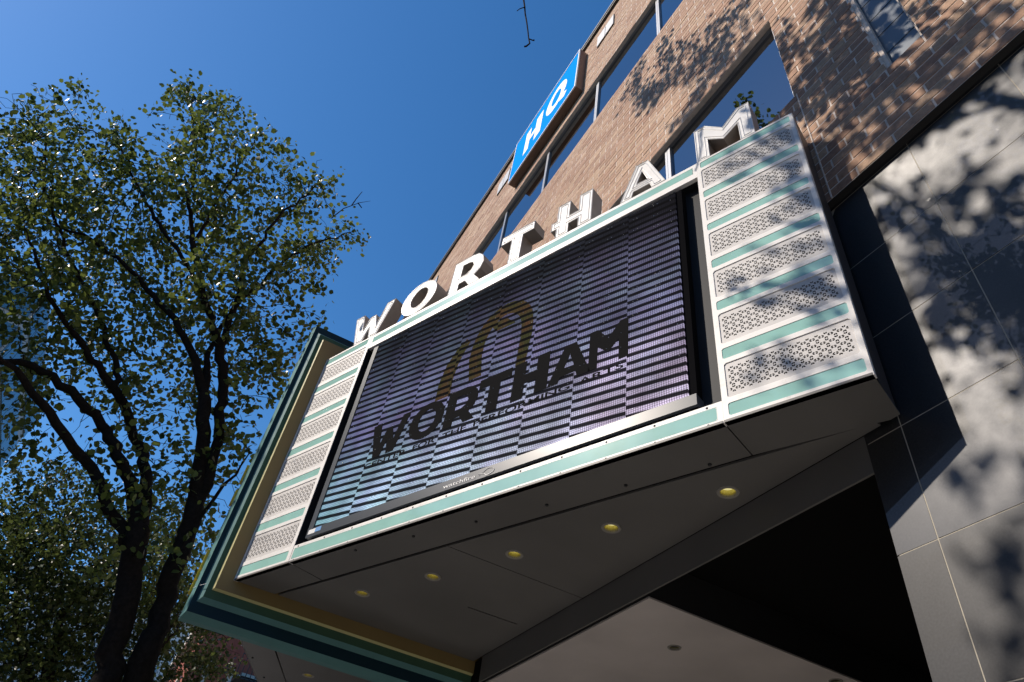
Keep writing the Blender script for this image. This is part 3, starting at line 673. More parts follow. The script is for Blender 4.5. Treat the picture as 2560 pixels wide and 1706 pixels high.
def text_part(name, body, x, z, h, width, y, mt, parent, frame=FF, bold=0.0):
    me = text_mesh(body, 1.0, bold, 0.004); v = np.empty(len(me.vertices) * 3); me.vertices.foreach_get('co', v); v = v.reshape(-1, 3)
    xs_, ys_ = v[:, 0], v[:, 1]; sx = width / (xs_.max() - xs_.min()); capm = 0.69
    sy = h / capm
    v[:, 0] = (xs_ - xs_.min()) * sx; v[:, 1] = ys_ * sy; v[:, 2] = v[:, 2] * 0.1
    root = ROOT[parent.name]; Mx = np.array(root.inverted() @ frame @ Matrix.Translation((x, y, z)) @ TXT)
    v = v @ Mx[:3, :3].T + Mx[:3, 3]; me.vertices.foreach_set('co', v.ravel()); me.update()
    me.materials.clear(); me.materials.append(mt); me.name = name
    o = bpy.data.objects.new(name, me); COL.objects.link(o); o.parent = parent; ROOT[o.name] = root.copy(); return o
HB = [[(0,0),(0.058,0),(0.058,0.075),(0.112,0.075),(0.112,0),(0.17,0),(0.17,Hh),(0.112,Hh),(0.112,0.125),(0.058,0.125),(0.058,Hh),(0,Hh)]]
for ch_, u0, sx_ in (('W', 1.612, 0.72), ('O', 1.412, 0.78), ('R', 1.245, 0.80), ('T', 1.110, 0.80), ('H', 0.968, 0.80), ('A', 0.832, 0.85), ('M', 0.690, 0.66)):
    me = curve_mesh([[(a * sx_, b * 0.76) for a, b in L] for L in (HB if ch_ == 'H' else LET[ch_])], 0.0008)
    v = np.empty(len(me.vertices)*3); me.vertices.foreach_get('co', v); v = v.reshape(-1, 3)
    Mx = np.array(ROOT[sc.name].inverted() @ FF @ Matrix.Translation((xr(u0), -0.0004, 0.322)) @ TXT); v = v @ Mx[:3,:3].T + Mx[:3,3]
    me.vertices.foreach_set('co', v.ravel()); me.update(); me.materials.clear(); me.materials.append(M['led_off'])
    o = bpy.data.objects.new('display_letter', me); me.name = 'display_letter'; COL.objects.link(o); o.parent = sc
for w_t, x_t, ww in (('CENTER', 1.600, 0.205), ('FOR', 1.365, 0.10), ('THE', 1.235, 0.10), ('PERFORMING', 1.105, 0.355), ('ARTS', 0.720, 0.145)): text_part('caption_word', w_t, xr(x_t), 0.286, 0.020, ww, -0.0002, M['led_off'], sc, FF, 0.012)
# gold arch picture
def arch(pts_o, pts_i):
    mb = MB(); n = len(pts_o)
    mb.add([(x, 0.0, z) for x, z in pts_o] + [(x, 0.0, z) for x, z in pts_i], [(i, i + 1, n + i + 1, n + i)[::-1] for i in range(n - 1)]); return mb
def arc(cx, w, z0, zt, n=16):
    out = []
    for i in range(n + 1):
        a = math.pi * (1 - i / n); out.append((cx + w * math.cos(a), z0 + (zt - z0) * math.sin(a) ** 0.75))
    return out
cx = xr(1.11); toS = lambda L: [(x - LX0, z - LZ0) for x, z in L]
outer = [(cx - 0.19, 0.47)] + arc(cx, 0.19, 0.55, 0.815) + [(cx + 0.19, 0.47)]
inner = [(cx - 0.125, 0.49)] + arc(cx, 0.125, 0.55, 0.745) + [(cx + 0.135, 0.49)]
def led_part(name, mb, mt, y=0.0005):
    mm = MB(); mm.v = [(x * U, (-y) * U, z * U) for x, _, z in mb.v]; mm.f = mb.f; mm.mi = mb.mi
    me = mm.mesh(name); me.materials.append(mt); o = bpy.data.objects.new(name, me); COL.objects.link(o); o.parent = sc; o.matrix_local = ROOT[sc.name].inverted() @ MR; return o
cx = xr(1.055)
oa = [(cx - 0.115, 0.50)] + arc(cx, 0.135, 0.60, 0.815) + [(cx + 0.125, 0.47)]
ib_ = [(cx - 0.060, 0.50)] + arc(cx + 0.005, 0.082, 0.60, 0.755) + [(cx + 0.085, 0.47)]
mb = arch(toS(oa), toS(ib_))
lo = [(xr(1.315), 0.47), (xr(1.318), 0.55), (xr(1.300), 0.63), (xr(1.265), 0.69), (xr(1.225), 0.725)]
li = [(xr(1.245), 0.47), (xr(1.250), 0.54), (xr(1.243), 0.60), (xr(1.228), 0.65), (xr(1.205), 0.70)]
m2 = arch(toS(lo), toS(li)); mb.add(m2.v, m2.f)
mb.add([(x, 0, z) for x, z in toS([(xr(1.125), 0.745), (xr(1.045), 0.735), (xr(1.000), 0.69), (xr(1.085), 0.690)])], [(0, 1, 2, 3)])
led_part('display_emblem', mb, M['led_gold'])
text_part('maker_lettering', 'watchfire', xr(1.172), 0.0812, 0.0125, 0.122, -0.0046, M['print_white'], sc, FF, 0.0)
lp_ = []
for i in range(25):
    t = i / 24; a = math.radians(200 + 330 * t)
    lp_.append((xr(1.002) + 0.021 * math.cos(a) * (0.8 + 0.2 * math.cos(a)) , -0.0046, 0.0885 + 0.0105 * math.sin(a)))
lp_ = [(xr(1.040), -0.0046, 0.0900)] + lp_[:-3] + [(xr(1.036), -0.0046, 0.083)]
fl = MB(); tube(fl, lp_, [0.0003] + [0.0010] * (len(lp_) - 2) + [0.0003], 4); fl.build('maker_loop', M['print_white'], sc, FF)
MB().box(xr(1.787), xr(1.752), -0.0046, -0.0041, 0.085, 0.102).build('sticker', M['print_white'], sc, FF)
MB().box(xr(1.7518), xr(1.722), -0.0046, -0.0041, 0.087, 0.103).build('sticker', M['print_blue'], sc, FF)

# ================================================================ channel letters on the top edge
LTX = [('W', 2.040, 'white channel letter W, first of the row on the far end of the marquee top'), ('O', 1.706, 'round white channel letter O on the marquee top between W and R'),
       ('R', 1.414, 'white channel letter R on the marquee top between O and T'), ('T', 1.160, 'white channel letter T on the marquee top between R and H'),
       ('H', 0.908, 'white channel letter H on the marquee top between T and A'), ('A', 0.604, 'white channel letter A with sloped sides on the marquee top before M'),
       ('M', 0.312, 'white channel letter M above the dappled perforated panel, nearest of the row')]
LD = 0.062
for ch_, u0, lab in LTX:
    x = xr(u0); base = FF @ Matrix.Translation((x, 0.001, FH + 0.006))
    loc = tuple((FF @ Vector((x, 0.03, FH))))
    lt = thing('channel_letter', loc, lab, 'sign letter', 'channel letters along the top of the marquee', rotz=math.atan2(-D_.y, -D_.x))
    loops = LET[ch_]
    def put(name, me, mt, ydist):
        v = np.empty(len(me.vertices)*3); me.vertices.foreach_get('co', v); v = v.reshape(-1, 3)
        Mx = np.array(ROOT[lt.name].inverted() @ base @ Matrix.Translation((0, ydist, 0)) @ TXT)
        v = v @ Mx[:3,:3].T + Mx[:3,3]; me.vertices.foreach_set('co', v.ravel()); me.update(); me.materials.clear(); me.materials.append(mt); me.name = name
        o = bpy.data.objects.new(name, me); COL.objects.link(o); o.parent = lt; ROOT[o.name] = ROOT[lt.name].copy(); return o
    body = put('letter_shell', curve_mesh(loops, LD, 0.0), M['letter'], LD / 2 + 0.003)
    body.data.materials.append(M['return'])
    nrm_ = ROOT[lt.name].to_3x3().inverted() @ N_
    for pl in body.data.polygons:
        if abs(pl.normal.dot(nrm_)) < 0.5: pl.material_index = 1
    for d, r, y, nm in ((0.0018, 0.0023, 0.0030, 'outer_rim'), (0.0125, 0.0021, 0.0030, 'inner_rim')):
        mb = MB()
        for li, L in enumerate(loops):
            Q = inset(L, d if li == 0 else -d); Q = Q + [Q[0], Q[1]]
            tube(mb, [(p[0], y, p[1]) for p in Q], r, 6)
        mb.build(nm, M['letter'], lt, base)
    MB().box(LET[ch_][0][0][0] * 0 + 0.06, 0.09, 0.02, 0.045, -0.007, 0.004).build('foot', M['dark_metal'], lt, base)

# ================================================================ blue wall sign
SX0, SX1, SZ0, SZ1 = 2.19, 3.232, 5.112, 5.775; SY = -1.067
hq = thing('wall_sign', (2.71 * U, -B * U, EYE + SZ0 * U), 'blue rectangular wall sign with white letters HQ in a brown box on the upper facade', 'sign')
MB().box(SX0, SX1, -B + 0.003, SY, SZ0, SZ1).build('sign_cabinet', M['sign_box'], hq)
rim = MB(); t = 0.010
for a in ((SX0 - .001, SX1 + .001, SZ0 - .001, SZ0 + t), (SX0 - .001, SX1 + .001, SZ1 - t, SZ1 + .001), (SX0 - .001, SX0 + t, SZ0 + t, SZ1 - t), (SX1 - t, SX1 + .001, SZ0 + t, SZ1 - t)): rim.box(a[0], a[1], SY - .004, SY + .006, a[2], a[3])
rim.build('sign_rim', M['print_white'], hq)
MB().box(SX0 + t, SX1 - t, SY - .002, SY + .002, SZ0 + t, SZ1 - t).build('sign_face', M['sign_blue'], hq)
HF = WF @ Matrix.Translation((SX1, SY + 0.0022, SZ0)) @ Matrix(((-1, 0, 0, 0), (0, -1, 0, 0), (0, 0, 1, 0), (0, 0, 0, 1)))
def hq_letter(name, loops, ox, oz, w, h):
    me = curve_mesh([[(p[0] * w, p[1] * h) for p in L] for L in loops], 0.003)
    v = np.empty(len(me.vertices)*3); me.vertices.foreach_get('co', v); v = v.reshape(-1, 3)
    Mx = np.array(ROOT[hq.name].inverted() @ HF @ Matrix.Translation((ox, -0.0005, oz)) @ TXT); v = v @ Mx[:3,:3].T + Mx[:3,3]
    me.vertices.foreach_set('co', v.ravel()); me.update(); me.materials.clear(); me.materials.append(M['print_white']); me.name = name
    o = bpy.data.objects.new(name, me); COL.objects.link(o); o.parent = hq
hq_letter('sign_letter', [[(0,0),(.3,0),(.3,.40),(.62,.40),(.62,0),(1,0),(1,1),(.62,1),(.62,.60),(.3,.60),(.3,1),(0,1)]], 0.215, 0.155, 0.285, 0.36)
hq_letter('sign_letter', [[(.5+.5*math.cos(a)*1.0, .53+.47*math.sin(a)) for a in [math.radians(-50+i*10) for i in range(0, 36)]][:29] + [(.5+.5*math.cos(math.radians(a)), .53+.47*math.sin(math.radians(a))) for a in (240, 250, 260, 270, 280, 290)] + [(.74,.04),(.94,-.06),(1.06,.08),(.90,.20)], ell(.5, .53, .23, .27, 24)], 0.565, 0.155, 0.32, 0.37)

# ================================================================ trees
def grow(lobes, limbs, dens, step, kill, infl, seed, maxit=90):
    rng = np.random.RandomState(seed); att = []
    for x, y, z, r in lobes:
        n = max(6, int(dens * 4.19 * r ** 3)); d = rng.normal(size=(n, 3)); d /= np.linalg.norm(d, axis=1)[:, None]
        att.append(np.array([x, y, z]) + d * (r * rng.rand(n, 1) ** (1 / 2.4)))
    att = np.concatenate(att)
    P = []; par = []; R0 = []
    for L in limbs:
        prev = -1
        for i, (x, y, z, r) in enumerate(L):
            p = Vector((x, y, z))
            if i == 0:
                if P:
                    kd = KDTree(len(P))
                    for k, q in enumerate(P): kd.insert(q, k)
                    kd.balance(); prev = kd.find(p)[1]
                    if (P[prev] - p).length < 0.03: continue
                P.append(p); par.append(prev); R0.append(r); prev = len(P) - 1
            else:
                a = P[prev]; ra = R0[prev] if i > 0 else r; seg = (p - a).length; k = max(1, int(seg / step))
                for j in range(1, k + 1):
                    t = j / k; wob = Vector(rng.normal(size=3)) * 0.018 if j < k else Vector((0, 0, 0))
                    P.append(a.lerp(p, t) + wob); par.append(prev); R0.append(ra + (r - ra) * t); prev = len(P) - 1
    nl = len(P)
    alive = np.ones(len(att), bool)
    start = 0; best = np.full(len(att), 1e9); bi = np.full(len(att), -1)
    Pn = [np.array(q) for q in P]
    newi = list(range(len(P)))
    for it in range(maxit):
        # update nearest with new nodes
        idx = np.where(alive)[0]
        if len(idx) == 0 or not newi: break
        Q = np.array([Pn[i] for i in newi])
        for c in range(0, len(idx), 800):
            ii = idx[c:c + 800]; dd = np.linalg.norm(att[ii][:, None] - Q[None], axis=2); j = dd.argmin(1); dm = dd[np.arange(len(ii)), j]
            up = dm < best[ii]; best[ii[up]] = dm[up]; bi[ii[up]] = np.array(newi)[j[up]]
        alive &= best > kill
        idx = np.where(alive & (best < infl))[0]
        acc = {}
        for a in idx:
            k = bi[a]; v = att[a] - Pn[k]; acc.setdefault(k, []).append(v / (np.linalg.norm(v) + 1e-9))
        newi = []
        for k, vs in acc.items():
            d = np.mean(vs, axis=0) + rng.normal(size=3) * 0.16; d[2] += 0.05
            n = np.linalg.norm(d)
            if n < 1e-3: continue
            q = Pn[k] + d / n * step * rng.uniform(0.8, 1.15)
            Pn.append(q); par.append(k); R0.append(0); newi.append(len(Pn) - 1)
    n = len(Pn); R = np.zeros(n); kids = np.zeros(n, int)
    for i in range(n - 1, -1, -1):
        if R[i] == 0: R[i] = 0.0035
        else: R[i] = R[i] ** (1 / 2.35)
        if i < nl: R[i] = max(R0[i], min(R[i], R0[i] * 1.3))
        if par[i] >= 0: R[par[i]] += R[i] ** 2.35; kids[par[i]] += 1
    return Pn, par, R, kids, nl
def leaf_batch(P0, rng, size):
    """arrays of rounded, slightly folded leaves"""
    n = len(P0)
    sh = np.array([(0, 0, 0), (0.30, 0.36, 0.05), (0.72, 0.40, 0.07), (1.02, 0.0, -0.04), (0.72, -0.40, 0.07), (0.30, -0.36, 0.05), (0.52, 0, -0.03)])
    d = rng.normal(size=(n, 3)); d[:, 2] -= 0.55; d /= np.linalg.norm(d, axis=1)[:, None]
    u = rng.normal(size=(n, 3)); u[:, 2] += 1.0; u -= d * (u * d).sum(1)[:, None]; u /= np.linalg.norm(u, axis=1)[:, None]
    s = np.cross(u, d); sz = size * rng.uniform(0.5, 1.3, size=(n, 1))
    V = P0[:, None] + (d[:, None] * sh[None, :, 0:1] + s[:, None] * sh[None, :, 1:2] + u[:, None] * sh[None, :, 2:3]) * sz[:, None]
    f = np.array([(0, 6, 2, 1), (6, 3, 2, 2), (0, 5, 4, 6), (6, 4, 3, 3)])
    tri = np.array([(0, 6, 1), (1, 6, 2), (6, 3, 2), (0, 5, 6), (5, 4, 6), (6, 4, 3)])
    F = (tri[None] + (np.arange(n) * 7)[:, None, None]).reshape(-1, 3)
    return V.reshape(-1, 3), F
def np_mesh(name, V, F):
    me = bpy.data.meshes.new(name); me.vertices.add(len(V)); me.vertices.foreach_set('co', V.astype(np.float32).ravel())
    me.loops.add(len(F) * 3); me.loops.foreach_set('vertex_index', F.astype(np.int32).ravel())
    me.polygons.add(len(F)); me.polygons.foreach_set('loop_start', np.arange(len(F), dtype=np.int32) * 3)
    me.update(calc_edges=True); return me
def tree(base, lobes, limbs, label, seed, dens=80, per=4, size=0.075, step=0.13, kill=0.2, infl=1.3, thin=0.011, spread=0.07, cull=None, lm=None):
    t = thing('pear_tree', base, label, 'tree', 'street trees along the kerb')
    Pn, par, R, kids, nl = grow(lobes, limbs, dens, step, kill, infl, seed)
    tb, bb = MB(), MB(); rng = np.random.RandomState(seed + 50)
    ch = [[] for _ in par]
    for i, p in enumerate(par):
        if p >= 0: ch[p].append(i)
    starts = [(-1, i) for i, p in enumerate(par) if p < 0]
    while starts:
        p, i = starts.pop(); line = [] if p < 0 else [p]; rad = [] if p < 0 else [min(R[p], R[i] * 1.15)]
        while True:
            line.append(i); rad.append(R[i])
            if not ch[i]: break
            c_ = sorted(ch[i], key=lambda k: -R[k]); starts += [(i, k) for k in c_[1:]]; i = c_[0]
        if len(line) < 2: continue
        for k in range(1, len(rad)): rad[k] = min(rad[k], rad[k - 1])
        cut = next((k for k in range(len(rad)) if rad[k] < 0.028), len(rad))
        pts_ = [tuple(Pn[k]) for k in line]
        if cut > 1: tube(tb, pts_[:cut], rad[:cut], 10)
        if cut < len(rad): tube(bb, pts_[max(cut - 1, 0):], rad[max(cut - 1, 0):], 5 if rad[cut] > 0.008 else 3)
    tb.build('trunk', M['bark'], t, ID, True); tag(bb.build('branches', M['bark'], t, ID), kind='stuff')
    src = [i for i in range(len(Pn)) if R[i] < thin and i >= min(nl, len(Pn) - 1)]
    pts = []
    for i in src:
        k = per + (2 if kids[i] == 0 else 0)
        w_n = mnoise.noise(Vector(Pn[i]) * 1.9 + Vector((seed, 0, 0))) + 0.5 * mnoise.noise(Vector(Pn[i]) * 4.1)
        k *= min(1.6, max(0.12, 0.95 + 1.9 * w_n))
        for _ in range(rng.poisson(k)): pts.append(Pn[i] + rng.normal(size=3) * spread)
    pts = np.array(pts)
    if cull is not None: pts = pts[cull(pts)]
    print(len(pts))
    V, F = leaf_batch(pts, rng, size); V = V - np.array(base)
    me = np_mesh('crown', V, F); me.materials.append(M[lm or 'leaf'])
    o = bpy.data.objects.new('crown', me); COL.objects.link(o); o.parent = t
    print('tree', label[:20], 'nodes', len(Pn), 'leaves', len(pts))
    return t
LOBES_NEAR=[(8.25, 2.78, 11.37, 0.71), (8.61, 3.35, 12.63, 0.43), (8.63, 2.64, 12.52, 0.62), (7.59, 1.9, 10.18, 0.88), (7.32, 1.52, 10.62, 0.51), (8.05, 0.9, 11.35, 0.48), (7.85, 0.58, 11.49, 0.34), (8.92, -0.09, 11.5, 0.43), (8.68, -0.34, 11.43, 0.25), (8.5, 0.53, 10.9, 0.75), (8.42, 1.22, 10.26, 0.86), (8.62, 2.17, 10.16, 1.0), (9.05, 3.29, 10.52, 0.85), (9.84, 4.33, 12.37, 0.41), (9.69, 4.29, 11.09, 0.77), (9.47, 5.0, 11.52, 0.63), (8.99, 4.84, 11.88, 0.31), (8.33, 4.67, 10.04, 0.55), (9.86, 4.9, 10.39, 0.92), (8.45, 3.55, 8.82, 0.82), (9.91, 3.21, 9.93, 1.01), (9.02, 1.91, 9.06, 0.97), (7.57, 0.88, 8.28, 0.83), (7.93, 0.29, 9.13, 0.59), (8.54, 0.06, 10.2, 0.39), (7.63, -0.14, 8.52, 0.34), (8.39, 2.98, 7.61, 0.82), (9.69, 3.12, 7.5, 0.7), (9.01, 2.4, 7.94, 0.86), (8.49, 0.76, 7.96, 0.87), (8.25, 0.08, 8.17, 0.63), (8.07, -0.09, 8.54, 0.46), (9.53, 1.54, 8.07, 0.82), (9.96, 2.19, 7.62, 0.64), (8.91, 2.34, 6.43, 0.4), (8.03, 0.1, 7.16, 0.53), (8.68, 0.75, 6.99, 0.5), (7.92, 0.2, 6.09, 0.3), (8.67, 0.89, 6.39, 0.49), (8.65, -0.17, 6.88, 0.22), (9.26, -0.17, 6.56, 0.2), (8.12, 0.98, 5.72, 0.45), (8.96, 1.54, 6.76, 0.51), (7.89, -0.1, 5.59, 0.29), (9.02, 0.42, 5.94, 0.54), (8.23, -0.15, 6.37, 0.15), (9.38, 3.64, 8.12, 0.72), (9.08, 2.84, 6.82, 0.59), (8.6, 2.42, 6.0, 0.43), (9.52, 2.17, 6.08, 0.41), (9.87, 2.87, 8.04, 0.72), (8.62, 1.36, 6.63, 0.38), (7.71, 0.22, 4.83, 0.41), (8.35, 0.64, 5.29, 0.4), (7.78, 0.98, 4.98, 0.37), (9.57, -0.13, 5.65, 0.39), (8.66, -0.38, 5.69, 0.26), (8.31, 0.04, 6.15, 0.31), (8.91, 1.65, 5.52, 0.38), (8.61, 1.99, 5.26, 0.31), (9.5, 0.62, 5.06, 0.38), (8.01, 0.34, 5.68, 0.39), (7.88, -0.07, 7.02, 0.36), (9.05, -0.12, 8.24, 0.37), (9.9, 4.12, 9.24, 0.71)]
LOBES_FAR=[(14.35, 2.53, 7.18, 1.02), (14.89, 2.83, 6.9, 0.96), (14.91, 1.55, 7.15, 1.04), (13.44, 0.64, 6.44, 0.85), (13.66, 1.72, 5.92, 1.1), (13.56, 1.77, 5.14, 1.0), (14.85, 0.93, 5.58, 1.0), (14.88, 0.18, 5.89, 0.76), (13.2, -0.19, 6.06, 0.68), (15.46, -0.67, 6.02, 0.79), (14.06, -0.95, 6.15, 0.4), (13.52, -1.27, 5.47, 0.38), (14.11, 1.2, 4.71, 0.87), (15.74, 0.59, 8.13, 0.83), (14.48, -0.15, 7.28, 0.68), (14.67, 0.29, 4.97, 0.82), (15.56, 2.66, 6.27, 0.8), (15.69, -1.74, 5.85, 0.35), (15.08, -1.13, 5.54, 0.59), (14.05, 1.95, 6.73, 0.82), (14.57, 2.35, 6.4, 0.84), (15.5, 0.78, 6.5, 0.88), (15.17, 0.18, 6.75, 0.78), (14.54, -1.4, 6.06, 0.41), (13.84, 0.14, 5.14, 0.7), (13.91, 0.81, 4.65, 0.7), (15.01, 1.71, 4.98, 0.76)]
LOBES_OVER=[(2.88, 3.25, 10.45, 0.4), (3.13, 3.98, 11.18, 0.4), (2.11, 0.61, 7.75, 0.37), (3.22, 3.92, 10.91, 0.35), (3.4, 4.77, 11.73, 0.45), (2.26, 0.74, 7.99, 0.37), (3.42, 4.58, 11.57, 0.37), (2.17, 1.12, 8.42, 0.49), (3.49, 0.44, 12.71, 0.32), (2.56, 2.27, 13.12, 0.27), (5.0, 1.27, 15.05, 0.37), (2.9, 2.13, 12.66, 0.26), (4.01, 2.72, 14.9, 0.3), (1.96, 1.75, 11.8, 0.42), (3.78, 1.17, 13.63, 0.37), (3.08, 1.19, 12.25, 0.34), (2.12, 0.46, 11.33, 0.41), (3.17, 0.32, 12.04, 0.24), (3.12, 1.96, 12.2, 0.29), (5.03, 2.38, 15.76, 0.41), (4.65, 2.6, 14.57, 0.34), (4.81, 0.56, 15.01, 0.27), (3.99, -0.51, 13.94, 0.38), (2.61, 0.71, 11.97, 0.25), (2.63, 2.39, 12.63, 0.42), (4.21, 0.13, 13.89, 0.41), (4.03, 2.21, 14.28, 0.28), (3.87, 1.93, 14.56, 0.22), (4.78, 1.29, 14.5, 0.27), (4.54, 2.41, 14.37, 0.25), (1.37, -0.67, 9.8, 0.31), (3.29, 1.53, 12.17, 0.25), (3.63, 0.97, 13.65, 0.26), (2.13, 0.56, 11.36, 0.36), (3.54, 1.73, 14.45, 0.39), (2.35, -0.14, 10.15, 0.36), (3.02, 0.34, 11.58, 0.23), (3.6, 2.39, 14.27, 0.28), (4.34, 2.56, 15.01, 0.24), (4.35, 1.81, 14.79, 0.41), (3.45, 1.08, 12.6, 0.33), (3.34, 2.66, 12.87, 0.29), (3.12, 1.9, 12.18, 0.31), (3.65, 1.5, 14.59, 0.31), (3.54, 0.65, 13.23, 0.27), (1.94, 0.11, 10.32, 0.36), (5.0, 0.84, 14.95, 0.27), (3.52, 1.45, 13.34, 0.41), (2.4, 0.96, 11.33, 0.36), (5.51, 1.43, 15.9, 0.37), (4.99, 1.69, 15.01, 0.36), (3.38, 0.59, 11.79, 0.34), (2.78, 0.61, 12.15, 0.25), (3.12, 0.3, 13.08, 0.41), (3.81, 0.42, 13.96, 0.35), (4.52, 2.57, 15.93, 0.28), (3.04, -0.22, 11.05, 0.36), (2.68, 0.21, 11.19, 0.3), (5.03, 0.77, 15.51, 0.34), (2.48, 0.59, 11.97, 0.27), (2.67, 1.69, 11.81, 0.27), (1.79, -0.42, 9.59, 0.28), (3.99, 0.54, 12.8, 0.25), (5.14, 1.09, 15.06, 0.23), (0.59, 0.92, 10.38, 0.36), (2.77, 2.14, 12.8, 0.52), (-0.42, -0.63, 9.38, 0.52), (1.82, -0.28, 10.22, 0.31), (2.48, 1.14, 11.17, 0.42), (2.06, -0.01, 9.3, 0.39), (1.27, 2.03, 12.09, 0.32), (0.38, 1.33, 11.09, 0.35), (0.27, -0.77, 7.78, 0.42), (1.59, -0.38, 9.83, 0.33), (2.59, 0.45, 10.31, 0.47), (1.64, -0.64, 9.22, 0.51), (0.45, 0.26, 8.73, 0.43), (2.04, 1.44, 10.24, 0.42), (0.79, 1.75, 12.45, 0.53), (2.26, 1.66, 10.58, 0.53), (2.04, 2.29, 13.13, 0.4), (3.04, 1.71, 12.65, 0.3), (1.12, 1.1, 11.15, 0.49), (2.33, 2.16, 10.91, 0.43), (3.08, 2.38, 11.25, 0.44), (2.65, 2.0, 12.38, 0.39), (-0.12, -0.31, 9.2, 0.43), (1.95, -0.46, 8.93, 0.31), (0.7, -0.81, 9.21, 0.47), (1.06, 2.15, 10.75, 0.43), (2.17, -0.49, 9.33, 0.36), (1.51, 1.64, 11.75, 0.49), (1.8, 0.52, 9.57, 0.39), (1.45, 0.87, 9.95, 0.41), (0.18, 1.03, 11.67, 0.5), (2.66, 2.37, 12.71, 0.39), (1.31, 1.29, 9.62, 0.45), (1.33, -0.25, 10.92, 0.36), (3.0, 4.24, 11.7, 0.36), (1.61, 4.31, 11.84, 0.47), (1.81, 4.69, 11.18, 0.52), (3.38, 3.83, 10.99, 0.41), (3.75, 5.95, 13.26, 0.4), (2.93, 2.69, 10.6, 0.43), (3.05, 5.58, 9.54, 0.42), (2.47, 3.23, 8.03, 0.4), (1.75, 3.23, 10.2, 0.52), (1.3, 3.8, 10.43, 0.4), (0.96, 5.06, 8.58, 0.45), (0.84, 4.9, 12.7, 0.36), (2.92, 4.09, 10.43, 0.48), (4.09, 4.83, 10.0, 0.51), (1.91, 5.29, 10.3, 0.51), (1.59, 3.25, 9.19, 0.55), (0.18, 4.14, 10.72, 0.41), (1.93, 2.72, 9.04, 0.47), (0.59, 3.64, 11.05, 0.43), (0.61, 3.11, 6.63, 0.39), (2.24, 3.24, 10.91, 0.38), (2.13, 3.95, 7.79, 0.54), (1.0, 4.46, 11.33, 0.37), (0.6, 2.76, 9.16, 0.4), (2.44, 4.39, 11.87, 0.52), (-0.03, 3.61, 8.44, 0.58), (0.97, 2.52, 9.89, 0.47), (3.74, 4.62, 11.85, 0.4), (4.36, 6.09, 9.69, 0.54), (2.54, 3.02, 9.05, 0.44), (2.61, 3.88, 10.54, 0.55), (-0.15, 2.74, 7.51, 0.43), (2.81, 2.96, 10.16, 0.43), (0.53, 4.09, 10.77, 0.41), (3.88, 3.79, 11.29, 0.21), (3.42, 2.96, 11.62, 0.22), (3.24, 2.17, 9.11, 0.18), (3.22, 2.0, 9.98, 0.2), (4.06, 4.0, 12.89, 0.21), (3.14, 1.22, 8.5, 0.19), (2.99, 1.99, 10.48, 0.24), (3.76, 3.16, 9.74, 0.21), (3.28, 2.63, 10.42, 0.21), (3.67, 2.97, 11.67, 0.26), (3.26, 2.49, 9.62, 0.2), (3.5, 3.59, 11.79, 0.18), (3.57, 3.41, 9.86, 0.24), (3.49, 3.67, 11.24, 0.19), (2.89, 1.93, 10.61, 0.21), (2.74, 1.43, 8.42, 0.21)]
